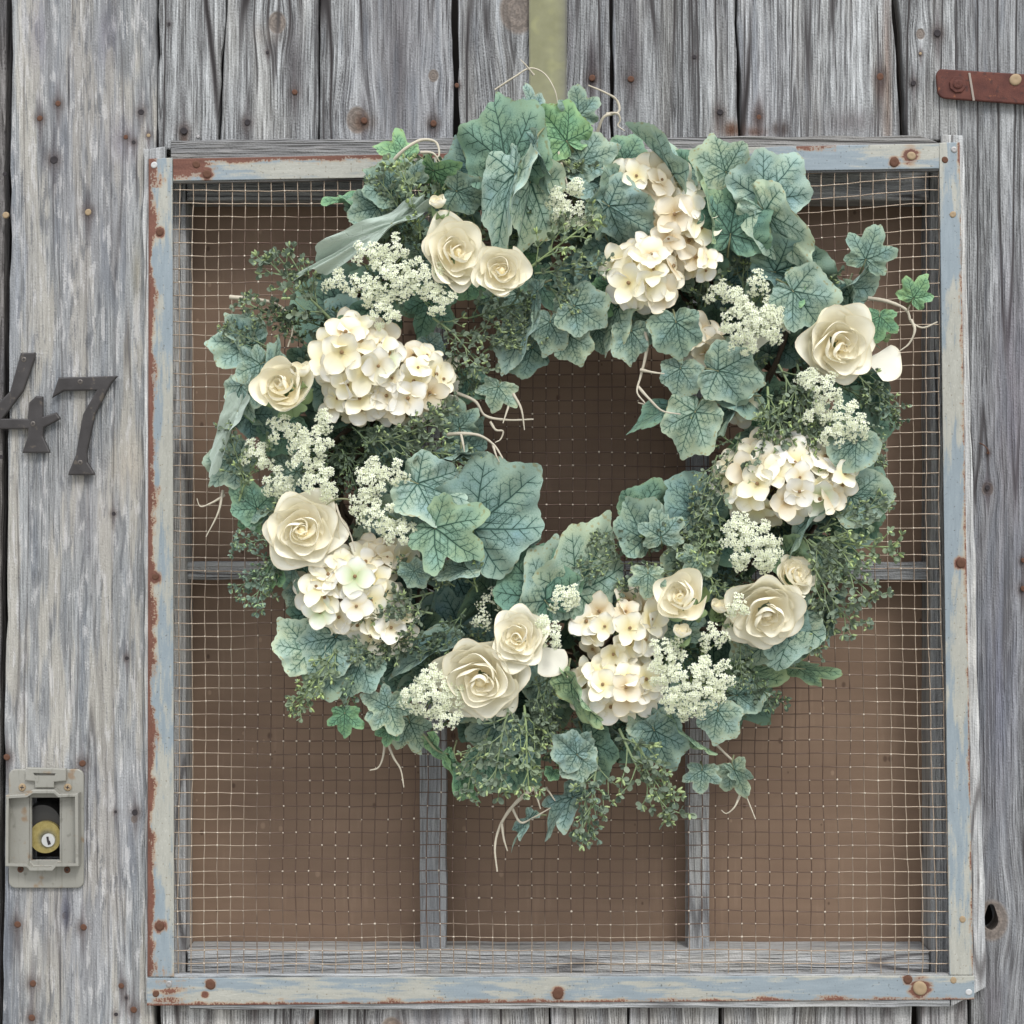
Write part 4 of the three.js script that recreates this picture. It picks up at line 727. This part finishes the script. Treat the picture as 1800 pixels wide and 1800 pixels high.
leaf(K, 762, 300, 822, 336, 0.1, 0.9, 56, 'green'); leaf(B, 803, 336, 862, 356, 0.102, 1.0, 20, 'mint'); leaf(B, 664, 364, 612, 378, 0.098, 1.25, 0, 'mint'); leaf(B, 690, 392, 512, 492, 0.112, 0.2, 20, 'silver', { fold: 24, bend: 0.06 });
leaf(K, 632, 352, 566, 346, 0.08, 0.8, 60, 'green');
leaf(B, 905, 306, 852, 440, 0.118, 0.62, 34, 'pale', { fold: 26, bend: 0.3 }); leaf(B, 932, 320, 916, 446, 0.112, 0.72, -30, 'mint', { fold: 26 }); leaf(B, 943, 258, 956, 340, 0.118, 0.7, 60, 'blue', { fold: 20 });
leaf(B, 1062, 326, 1004, 302, 0.1, 1.3, 30, 'blue'); leaf(B, 1010, 320, 976, 294, 0.098, 1.0, 20, 'mint');
leaf(B, 1088, 330, 1058, 420, 0.105, 0.95, -30, 'mint'); leaf(B, 1070, 362, 1146, 412, 0.114, 1.0, 18, 'blue', { fold: -6 }); leaf(B, 1072, 432, 1100, 500, 0.085, 1.2, 0, 'dusk'); leaf(B, 1030, 470, 1072, 540, 0.08, 1.2, 10, 'dusk');
leaf(B, 1010, 538, 1062, 574, 0.112, 1.3, 0, 'mint'); leaf(B, 1086, 540, 1062, 616, 0.1, 0.9, 36, 'mint'); leaf(K, 944, 512, 926, 578, 0.108, 0.7, 60, 'blue');
leaf(B, 967, 566, 956, 618, 0.105, 1.2, -10, 'mint'); leaf(B, 1000, 590, 1016, 640, 0.1, 1.25, 10, 'mint'); leaf(B, 1050, 578, 1060, 622, 0.09, 1.2, 10, 'mint');
leaf(B, 925, 575, 880, 652, 0.1, 0.8, 44, 'blue', { fold: 22 }); leaf(B, 935, 612, 886, 656, 0.09, 1.0, -30, 'dusk'); leaf(B, 1188, 566, 1200, 628, 0.12, 1.25, 6, 'mint');
leaf(B, 1110, 582, 1112, 640, 0.11, 0.95, 10, 'mint');
leaf(B, 1276, 302, 1256, 236, 0.108, 1.35, 8, 'mint'); leaf(B, 1228, 312, 1192, 264, 0.09, 1.2, 0, 'deep');
leaf(B, 1340, 350, 1410, 272, 0.116, 1.15, 6, 'blue'); leaf(B, 1344, 372, 1418, 474, 0.118, 0.7, 24, 'pale', { fold: 18 });
leaf(B, 1284, 412, 1296, 318, 0.11, 1.25, 0, 'deep', { cup: 0.05 }); leaf(B, 1252, 392, 1244, 300, 0.116, 0.65, 58, 'olive', { fold: 22 });
leaf(O, 1362, 478, 1470, 490, 0.1, 0.85, 30, 'dusk'); leaf(O, 1378, 486, 1322, 464, 0.098, 0.8, 36, 'dusk'); leaf(B, 1394, 512, 1452, 578, 0.124, 1.1, -6, 'mint'); leaf(K, 1396, 512, 1378, 556, 0.118, 0.8, 30, 'green');
leaf(K, 1522, 456, 1544, 396, 0.116, 1.05, 0, 'mint'); leaf(B, 1482, 508, 1562, 466, 0.106, 0.7, 60, 'mint', { fold: 24 });
leaf(K, 1606, 524, 1630, 488, 0.1, 1.1, 0, 'green');
leaf(K, 1546, 556, 1542, 596, 0.112, 1.15, 0, 'green');
leaf(B, 1466, 530, 1530, 518, 0.102, 0.9, 20, 'dusk'); leaf(B, 1494, 520, 1522, 606, 0.106, 0.55, 58, 'blue', { fold: 24 }); leaf(B, 1470, 512, 1446, 534, 0.098, 1, 20, 'blue');
// leaves at the right and lower right
leaf(B, 1262, 652, 1344, 668, 0.12, 1.1, 6, 'mint'); leaf(B, 1222, 724, 1190, 800, 0.11, 1.05, 14, 'mint'); leaf(B, 1302, 706, 1246, 766, 0.104, 0.6, 62, 'pale', { fold: 22 }); leaf(B, 1196, 648, 1186, 696, 0.11, 1.3, 12, 'mint');
leaf(O, 1496, 872, 1572, 862, 0.106, 0.85, 0, 'blue'); leaf(B, 1490, 890, 1540, 950, 0.09, 1.0, 20, 'deep'); leaf(O, 1506, 774, 1470, 826, 0.122, 0.85, 20, 'mint'); leaf(B, 1548, 672, 1526, 760, 0.085, 0.6, 60, 'dusk'); leaf(B, 1510, 672, 1550, 706, 0.075, 1.0, 20, 'deep');
leaf(O, 1232, 906, 1168, 850, 0.098, 0.85, 20, 'dusk'); leaf(K, 1226, 978, 1208, 1014, 0.116, 1.25, 0, 'mint'); leaf(B, 1436, 906, 1376, 968, 0.112, 0.55, 64, 'pale', { fold: 20 });
leaf(B, 1384, 972, 1432, 1036, 0.094, 0.9, 30, 'olive'); leaf(B, 1396, 1090, 1296, 1172, 0.1, 0.85, 14, 'blue'); leaf(B, 1376, 1092, 1404, 1166, 0.104, 1.1, 0, 'blue'); leaf(K, 1400, 1098, 1440, 1140, 0.09, 1.0, 30, 'mint'); leaf(B, 1300, 1186, 1420, 1172, 0.082, 0.55, 40, 'olive'); leaf(K, 1400, 1172, 1474, 1192, 0.085, 0.5, 50, 'olive', { dz: 0.02 }); leaf(B, 1470, 1060, 1446, 1122, 0.08, 0.5, 66, 'dusk');
leaf(B, 1262, 1250, 1254, 1304, 0.108, 1.3, 0, 'blue'); leaf(B, 1296, 1222, 1348, 1218, 0.096, 1.15, 0, 'pale'); leaf(K, 1234, 1354, 1232, 1394, 0.09, 1.2, 0, 'mint');
leaf(K, 1290, 1352, 1312, 1400, 0.09, 1.0, 30, 'mint'); leaf(K, 1296, 1364, 1278, 1344, 0.09, 0.8, 40, 'mint'); leaf(B, 1192, 1276, 1250, 1340, 0.1, 0.4, 62, 'olive', { fold: 28 });
// leaves round the inside of the ring
leaf(K, 876, 680, 862, 720, 0.1, 1.25, 0, 'mint'); leaf(K, 808, 752, 800, 704, 0.104, 1.1, 0, 'mint'); leaf(B, 820, 664, 848, 700, 0.08, 1.2, 20, 'deep'); leaf(B, 812, 790, 850, 742, 0.07, 1.0, 20, 'dusk');
leaf(B, 832, 930, 944, 828, 0.114, 1.1, 0, 'blue', { cup: 0 }); leaf(B, 734, 850, 824, 884, 0.124, 1.08, -8, 'pale'); leaf(K, 764, 928, 842, 986, 0.13, 1.05, 0, 'sage');
leaf(B, 798, 798, 722, 838, 0.112, 0.5, 64, 'blue', { fold: 16 }); leaf(B, 818, 800, 852, 806, 0.118, 1.0, 66, 'blue'); leaf(B, 818, 800, 786, 806, 0.117, 1.0, 66, 'blue');
leaf(B, 958, 1056, 888, 972, 0.114, 1.15, 0, 'deep', { cup: 0 }); leaf(B, 962, 1056, 984, 952, 0.112, 0.85, 14, 'mint'); leaf(B, 1012, 1040, 1082, 926, 0.108, 0.95, 14, 'mint'); leaf(B, 1132, 948, 1096, 876, 0.104, 1.0, 10, 'mint'); leaf(K, 1162, 944, 1156, 890, 0.112, 1.1, 0, 'mint'); leaf(K, 1139, 1008, 1138, 1050, 0.12, 1.15, 0, 'mint');
leaf(B, 728, 1004, 716, 1030, 0.118, 1.7, 0, 'mint'); leaf(B, 728, 1004, 756, 1012, 0.117, 1.3, 0, 'mint'); leaf(B, 824, 1000, 764, 1012, 0.118, 0.9, 50, 'blue'); leaf(B, 918, 950, 950, 926, 0.096, 1.0, 20, 'mint'); leaf(B, 1204, 712, 1098, 726, 0.09, 0.4, 58, 'deep'); leaf(B, 1120, 906, 1200, 880, 0.08, 1.1, 10, 'deep');
// leaves at the left
leaf(B, 442, 606, 366, 596, 0.09, 1.15, 12, 'pale'); leaf(B, 440, 590, 402, 552, 0.085, 1.1, 20, 'mint'); leaf(K, 458, 640, 414, 660, 0.104, 1.3, 0, 'blue'); leaf(B, 474, 662, 502, 600, 0.11, 0.55, 62, 'blue'); leaf(B, 424, 678, 434, 738, 0.1, 1.0, 36, 'pale'); leaf(B, 418, 722, 366, 832, 0.1, 0.3, 30, 'silver', { fold: 22 });
leaf(B, 438, 728, 480, 764, 0.08, 1.1, 20, 'dusk'); leaf(B, 420, 800, 370, 856, 0.086, 1.0, 20, 'mint'); leaf(B, 452, 894, 400, 862, 0.094, 1.05, 0, 'deep'); leaf(B, 450, 890, 424, 918, 0.092, 1.1, 10, 'mint'); leaf(K, 432, 900, 452, 936, 0.07, 1.0, 20, 'green'); leaf(K, 488, 994, 464, 1042, 0.096, 0.8, 30, 'green'); leaf(B, 516, 988, 520, 1040, 0.106, 0.6, 52, 'mint'); leaf(B, 528, 1038, 506, 1064, 0.09, 1.1, 10, 'mint');
leaf(B, 544, 1146, 500, 1088, 0.098, 1.15, 10, 'pale'); leaf(B, 636, 1160, 606, 1232, 0.104, 1.1, 10, 'pale'); leaf(B, 590, 1120, 540, 1188, 0.1, 1.15, 6, 'pale'); leaf(K, 720, 1270, 742, 1318, 0.08, 1.1, 10, 'mint'); leaf(B, 1030, 1300, 1066, 1372, 0.084, 1.1, 10, 'sage'); leaf(B, 880, 1270, 846, 1336, 0.082, 1.1, 10, 'mint'); leaf(B, 540, 1140, 510, 1180, 0.086, 1.0, 20, 'mint'); leaf(B, 580, 1150, 530, 1220, 0.09, 1.1, 10, 'mint'); leaf(B, 610, 1130, 560, 1120, 0.094, 1.0, 20, 'mint'); leaf(B, 616, 1150, 600, 1220, 0.098, 1.0, 10, 'blue'); leaf(B, 780, 1136, 684, 1166, 0.1, 0.6, 50, 'blue', { fold: 24 }); leaf(B, 640, 1150, 662, 1204, 0.1, 0.6, 56, 'mint');
leaf(B, 480, 700, 440, 740, 0.08, 1.1, 0, 'dusk'); leaf(B, 505, 745, 470, 800, 0.075, 1.1, 0, 'deep');
// leaves at the bottom
leaf(K, 682, 1242, 640, 1222, 0.108, 1.1, 0, 'mint'); leaf(K, 682, 1240, 702, 1290, 0.106, 1.1, 0, 'mint'); leaf(K, 606, 1254, 604, 1296, 0.1, 1.05, 0, 'green'); leaf(K, 684, 1282, 676, 1310, 0.098, 1.2, 20, 'green');
leaf(B, 760, 1306, 792, 1352, 0.09, 0.6, 44, 'green'); leaf(B, 802, 1340, 838, 1414, 0.096, 0.42, 50, 'green', { fold: 20 }); leaf(B, 838, 1258, 806, 1300, 0.07, 1.2, 10, 'dim'); leaf(B, 856, 1330, 900, 1392, 0.078, 1.1, 10, 'deep'); leaf(B, 896, 1330, 948, 1376, 0.076, 1.1, 10, 'deep');
leaf(B, 1014, 1326, 974, 1294, 0.112, 1.1, 0, 'blue'); leaf(B, 1014, 1328, 1022, 1376, 0.108, 1.3, 10, 'blue'); leaf(B, 1012, 1322, 1034, 1286, 0.106, 1.0, 20, 'blue'); leaf(B, 972, 1356, 966, 1372, 0.1, 1.5, 0, 'green'); leaf(B, 1150, 1282, 1112, 1250, 0.1, 1.15, 0, 'blue'); leaf(B, 1150, 1284, 1178, 1352, 0.102, 1.15, 0, 'blue'); leaf(B, 1150, 1282, 1190, 1262, 0.1, 1.0, 10, 'blue'); leaf(B, 1004, 1200, 1044, 1284, 0.116, 0.55, 50, 'olive', { fold: 20 });
leaf(K, 930, 1440, 888, 1486, 0.09, 0.5, 58, 'blue', { fold: 14 }); leaf(K, 1006, 1402, 942, 1460, 0.09, 0.62, 48, 'blue', { fold: 14 }); leaf(O, 808, 1240, 850, 1256, 0.09, 0.7, 20, 'mint');

// roses and buds
rose(792, 450, 70, 0.108, 0.34, 0.1, 1, { squash: 0.9 }); rose(879, 480, 48, 0.116, 0.06, 0.02, 2, { rows: 5 }); rose(1462, 602, 74, 0.108, 0.26, -0.24, 3); rose(534, 930, 74, 0.108, 0.05, -0.08, 4);
rose(852, 1180, 80, 0.106, -0.2, -0.34, 5, { squash: 1.06 }); rose(913, 1124, 56, 0.124, -0.1, 0.12, 6, { squash: 0.92 }); rose(1340, 1062, 74, 0.106, 0.12, -0.52, 7); rose(1384, 1020, 40, 0.1, 0.6, 0.5, 17, { rows: 5 }); rose(1212, 1062, 46, 0.112, -0.5, 0.35, 8, { rows: 4, sepals: 4 }); rose(508, 696, 50, 0.108, -0.15, 0.3, 9, { rows: 4, sepals: 5 });
bud(532, 668, 30, 0.128, -0.1, 0.75, 0.55, 1, { green: 4, rows: 2 }); bud(774, 372, 26, 0.118, -0.2, 0.8, 0.5, 2, { green: 3, rows: 2 }); bud(1262, 1080, 26, 0.118, 0.1, 0.75, 0.6, 3, { green: 4 }); bud(1196, 1124, 26, 0.134, 0.1, 0.75, 0.6, 4, { green: 4 }); bud(1556, 588, 22, 0.1, 0.5, 0.6, 0.4, 5, { green: 3 });
// single outer petals that stand clear of their rose
function loosePetal(px, py, R, z, deg, tx, ty) { const g = partGroup('rose_petal', px, py, z, facing(tx, ty).multiply(new THREE.Quaternion().setFromAxisAngle(V(0, 0, 1), rad(deg))), R); mesh(g, 'petal', petalGeo(0.05, 1.5, 0.0, 0.25, 0.62, 0.05, 0, 0.5, 700 + px, 0.9), M.petal); return g; }
loosePetal(1512, 630, 46, 0.1, -12, 0.1, 0.1); loosePetal(940, 1128, 44, 0.112, -50, 0.1, 0); loosePetal(1372, 592, 42, 0.1, 175, -0.1, 0); loosePetal(1390, 588, 34, 0.098, 120, 0, 0);

// hydrangeas
hydrangea(1142, 322, 86, 46, 0.098, 16, 1, [0.55, 0.2, 0.03, 0.22], 34); hydrangea(1196, 400, 66, 84, 0.098, 24, 2, [0.4, 0.36, 0.04, 0.2], 33); hydrangea(1132, 482, 74, 68, 0.108, 20, 3, [0.62, 0.28, 0.02, 0.08], 37); hydrangea(1232, 462, 34, 36, 0.106, 6, 31, [0.4, 0.5, 0.02, 0.08], 28);
hydrangea(628, 632, 82, 84, 0.104, 26, 4, [0.6, 0.22, 0.06, 0.12], 36); hydrangea(716, 676, 90, 78, 0.1, 30, 5, [0.28, 0.46, 0.1, 0.16], 33); hydrangea(620, 706, 66, 42, 0.1, 12, 51, [0.3, 0.5, 0.05, 0.15], 31);
hydrangea(1378, 842, 126, 82, 0.1, 40, 6, [0.55, 0.26, 0.04, 0.15], 34); hydrangea(614, 1040, 92, 84, 0.1, 34, 7, [0.48, 0.36, 0.08, 0.08], 34); hydrangea(678, 1102, 52, 52, 0.098, 12, 71, [0.6, 0.25, 0.05, 0.1], 31); hydrangea(668, 980, 62, 34, 0.092, 10, 72, [0.3, 0.3, 0.05, 0.35], 30);
hydrangea(1088, 1104, 86, 72, 0.096, 22, 8, [0.42, 0.4, 0.0, 0.18], 33); hydrangea(1082, 1206, 88, 62, 0.102, 24, 9, [0.46, 0.36, 0.03, 0.15], 34); hydrangea(1226, 604, 52, 46, 0.08, 12, 10, [0.3, 0.2, 0.05, 0.45], 30); hydrangea(1296, 720, 34, 34, 0.085, 5, 11, [0.2, 0.7, 0.05, 0.05], 28);
hydrangea(1470, 836, 44, 40, 0.104, 8, 12, [0.2, 0.7, 0, 0.1], 30);

// white lace flowers
lace(0.124, 1, [[688, 492, 46], [648, 450, 28], [690, 436, 26], [742, 492, 40], [676, 548, 30], [772, 530, 26], [640, 508, 30]]); lace(0.112, 2, [[592, 497, 24]]); lace(0.112, 3, [[1010, 380, 28], [982, 352, 20], [1014, 330, 14], [1034, 388, 16], [990, 378, 20]]);
lace(0.124, 4, [[1322, 572, 58], [1300, 530, 26], [1334, 498, 22], [1350, 560, 34]], { density: 1.15 }); lace(0.108, 5, [[1264, 516, 22]]); lace(0.126, 6, [[1446, 686, 38], [1484, 736, 34], [1510, 752, 24], [1436, 726, 26], [1464, 766, 22], [1420, 664, 16]]);
lace(0.122, 7, [[556, 778, 32], [498, 756, 28], [570, 742, 22], [534, 812, 26], [562, 850, 36], [528, 778, 22]]); lace(0.106, 8, [[452, 802, 30], [484, 846, 26], [500, 856, 18]], { density: 0.8 }); lace(0.126, 9, [[648, 850, 32], [690, 832, 26], [634, 880, 24], [664, 910, 36], [702, 936, 28], [656, 822, 18]]);
lace(0.124, 10, [[1318, 956, 54], [1296, 924, 24], [1346, 976, 28]], { density: 1.1 }); lace(0.12, 11, [[760, 1222, 42], [784, 1264, 26], [724, 1222, 22], [756, 1190, 22], [800, 1226, 22]], { density: 1.1 }); lace(0.13, 12, [[1216, 1206, 62], [1168, 1148, 32], [1250, 1120, 26], [1262, 1194, 34], [1190, 1230, 28], [1160, 1180, 24]]);
lace(0.124, 13, [[988, 1053, 26], [1004, 1048, 16]]); lace(0.13, 14, [[970, 1118, 24], [956, 1096, 10]]); lace(0.14, 15, [[1296, 1066, 20]]); lace(0.1, 16, [[866, 1058, 26], [850, 1090, 18]], { density: 0.6, petal: 3 });

// sprigs that show
for (const [x, y, a, l, z, t] of [
  [580, 560, 142, 150, 0.098, 'mid'], [560, 540, 118, 110, 0.1, 'mid'], [530, 570, 165, 110, 0.09, 'mid'], [740, 420, 100, 130, 0.1, 'fresh'], [720, 400, 120, 100, 0.096, 'mid'], [770, 360, 80, 60, 0.09, 'fresh'],
  [800, 590, -10, 120, 0.098, 'mid'], [820, 560, 20, 110, 0.1, 'dark'], [850, 620, 30, 110, 0.094, 'mid'], [760, 560, -40, 130, 0.1, 'mid'], [780, 610, -60, 90, 0.09, 'dark'], [880, 540, -35, 90, 0.096, 'mid'],
  [930, 470, 30, 140, 0.112, 'fresh'], [940, 480, 5, 120, 0.11, 'mid'], [960, 420, 40, 90, 0.108, 'mid'], [950, 500, -30, 110, 0.1, 'mid'], [930, 440, 100, 80, 0.095, 'dark'],
  [640, 780, 10, 140, 0.108, 'mid'], [660, 760, -30, 120, 0.106, 'mid'], [620, 750, -50, 90, 0.104, 'dark'], [700, 770, 30, 110, 0.106, 'mid'], [720, 790, -5, 110, 0.108, 'fresh'], [600, 790, -70, 90, 0.1, 'dark'],
  [500, 940, 200, 90, 0.1, 'grey'], [500, 960, 235, 110, 0.102, 'grey'], [490, 980, 215, 90, 0.098, 'grey'], [480, 950, 260, 90, 0.098, 'mid'],
  [600, 1130, 235, 130, 0.1, 'fresh'], [560, 1180, 240, 80, 0.102, 'fresh'], [640, 1150, 250, 100, 0.09, 'grey'],
  [760, 1040, 200, 120, 0.106, 'mid'], [800, 1030, 150, 100, 0.104, 'mid'], [840, 1040, 100, 100, 0.108, 'fresh'], [760, 1080, 170, 120, 0.106, 'mid'], [820, 1070, 230, 110, 0.1, 'dark'], [720, 1050, 250, 100, 0.1, 'mid'], [780, 1110, 190, 110, 0.1, 'dark'], [720, 1130, 200, 110, 0.1, 'mid'],
  [900, 1230, 250, 150, 0.11, 'mid'], [920, 1240, 270, 140, 0.112, 'fresh'], [1090, 1280, 295, 170, 0.1, 'mid'], [1020, 1330, 275, 130, 0.1, 'grey'], [1050, 1330, 262, 140, 0.104, 'mid'], [860, 1280, 250, 120, 0.098, 'mid'], [1110, 1300, 310, 120, 0.106, 'fresh'], [970, 1170, 250, 120, 0.1, 'dark'], [940, 1190, 280, 110, 0.1, 'mid'],
  [1370, 640, -65, 140, 0.108, 'mid'], [1350, 680, -95, 140, 0.11, 'fresh'], [1380, 690, -110, 150, 0.112, 'mid'], [1400, 640, -75, 130, 0.11, 'mid'], [1330, 700, -60, 110, 0.104, 'mid'], [1400, 720, -85, 110, 0.112, 'fresh'], [1300, 760, -100, 100, 0.1, 'mid'], [1500, 650, -50, 100, 0.09, 'mid'], [1480, 680, -35, 110, 0.086, 'dark'], [1510, 740, -60, 80, 0.1, 'mid'],
  [1430, 945, -8, 140, 0.108, 'fresh'], [1420, 950, -35, 150, 0.106, 'mid'], [1440, 930, 15, 120, 0.1, 'mid'], [1420, 980, -60, 140, 0.104, 'mid'], [1400, 930, -50, 120, 0.102, 'mid'], [1440, 1020, -95, 120, 0.092, 'mid'],
  [1270, 840, -115, 120, 0.104, 'mid'], [1260, 800, 250, 100, 0.1, 'mid'], [1250, 880, 265, 120, 0.106, 'fresh'], [1240, 900, 240, 100, 0.1, 'mid'], [1290, 780, 150, 80, 0.1, 'mid'],
  [1200, 1000, 190, 110, 0.1, 'mid'], [1240, 1000, -70, 100, 0.106, 'fresh'], [1250, 970, 170, 110, 0.1, 'mid'], [1090, 980, 200, 100, 0.104, 'mid'], [1140, 960, 180, 100, 0.1, 'mid'], [1180, 690, 70, 90, 0.08, 'mid'], [1300, 1120, -90, 80, 0.1, 'mid'],
  [430, 850, 100, 100, 0.094, 'mid'], [420, 880, 60, 110, 0.096, 'fresh'], [470, 610, 160, 80, 0.09, 'mid'], [540, 610, 130, 90, 0.09, 'dark'], [1180, 470, 40, 70, 0.08, 'dark'], [1320, 450, -10, 90, 0.09, 'dark'],
]) sprig(x, y, a, l, z, t, 0.12);

// tendrils and dry stems
tendril(0.07, [[870, 158], [905, 135], [932, 120], [955, 128], [975, 158], [982, 190]], 0.0014, 0.001); tendril(0.074, [[938, 132], [922, 112], [914, 104]], 0.0018, 0.0008); tendril(0.08, [[1050, 232], [1062, 205], [1088, 196], [1084, 176], [1062, 162], [1034, 150]], 0.0022, 0.0016); tendril(0.082, [[1066, 200], [1086, 200], [1090, 212], [1086, 220], [1098, 230]], 0.0018, 0.001);
tendril(0.094, [[690, 284], [712, 262], [742, 246], [766, 250], [772, 272], [766, 284], [780, 290], [800, 304]], 0.0024, 0.0016); tendril(0.096, [[740, 268], [762, 270], [774, 286]], 0.0022, 0.0014); tendril(0.1, [[980, 262], [990, 300], [1000, 335]], 0.0024, 0.002); tendril(0.1, [[1004, 300], [985, 282], [962, 305]], 0.0022, 0.001, M.vine);
tendril(0.09, [[404, 522], [440, 526], [478, 532], [506, 550], [514, 580], [506, 610]], 0.0026, 0.0018); tendril(0.092, [[476, 538], [500, 545], [514, 560]], 0.0022, 0.0014); tendril(0.08, [[395, 870], [372, 884], [352, 890], [346, 876]], 0.0018, 0.001); tendril(0.08, [[392, 862], [384, 900], [362, 944]], 0.0018, 0.0012);
tendril(0.1, [[800, 690], [836, 706], [852, 730], [890, 738], [938, 737]], 0.0024, 0.0018); tendril(0.1, [[862, 742], [872, 756], [884, 758], [880, 772], [870, 778]], 0.0018, 0.0012); tendril(0.1, [[902, 692], [916, 718], [922, 756]], 0.002, 0.0013); tendril(0.1, [[896, 708], [884, 744]], 0.0016, 0.0012);
tendril(0.112, [[786, 764], [812, 762], [844, 766], [868, 782], [884, 806]], 0.0024, 0.0018); tendril(0.112, [[866, 780], [872, 800], [878, 812]], 0.0018, 0.001); tendril(0.116, [[810, 762], [814, 780], [817, 798]], 0.0018, 0.0014);
tendril(0.11, [[1130, 572], [1138, 600], [1134, 630], [1126, 662], [1120, 690], [1134, 710], [1122, 708]], 0.0024, 0.0014); tendril(0.112, [[1126, 650], [1150, 655], [1168, 657]], 0.002, 0.0014); tendril(0.112, [[1122, 680], [1140, 700], [1164, 722], [1196, 728]], 0.002, 0.0016);
tendril(0.1, [[1526, 524], [1560, 530], [1594, 546], [1602, 566], [1622, 576], [1648, 566]], 0.0026, 0.0016); tendril(0.102, [[1602, 562], [1608, 580], [1598, 604], [1580, 618]], 0.002, 0.0012); tendril(0.1, [[1594, 548], [1600, 536]], 0.0018, 0.0014);
tendril(0.08, [[678, 1292], [672, 1335], [664, 1350], [650, 1354]], 0.002, 0.0014); tendril(0.08, [[678, 1296], [692, 1332], [704, 1352], [710, 1384]], 0.002, 0.0014); tendril(0.088, [[940, 1384], [912, 1406], [890, 1432], [876, 1460], [870, 1490], [874, 1532]], 0.0028, 0.0018); tendril(0.09, [[882, 1448], [886, 1476], [892, 1496], [888, 1484]], 0.0018, 0.001); tendril(0.09, [[900, 1420], [916, 1446], [936, 1438], [968, 1420]], 0.0018, 0.0014); tendril(0.088, [[940, 1386], [946, 1408], [950, 1422]], 0.002, 0.0014); tendril(0.088, [[960, 1384], [976, 1408]], 0.0016, 0.0012);
tendril(0.08, [[1250, 1300], [1272, 1322], [1296, 1348], [1310, 1394], [1328, 1440]], 0.0018, 0.0014); tendril(0.08, [[1302, 1394], [1290, 1420], [1276, 1430], [1268, 1424]], 0.0018, 0.001); tendril(0.122, [[648, 900], [620, 880], [590, 878], [570, 890]], 0.0018, 0.0014, M.stalk); tendril(0.122, [[590, 886], [600, 914], [616, 940], [624, 970]], 0.0016, 0.0014);
tendril(0.09, [[1340, 1168], [1376, 1172], [1416, 1176]], 0.0018, 0.0014, M.vine); tendril(0.09, [[744, 1290], [770, 1320], [810, 1326], [834, 1318]], 0.0018, 0.0014, M.vine); tendril(0.09, [[1200, 1160], [1180, 1000], [1090, 990]], 0.0016, 0.0014, M.vine);

renderer.render(scene, camera);
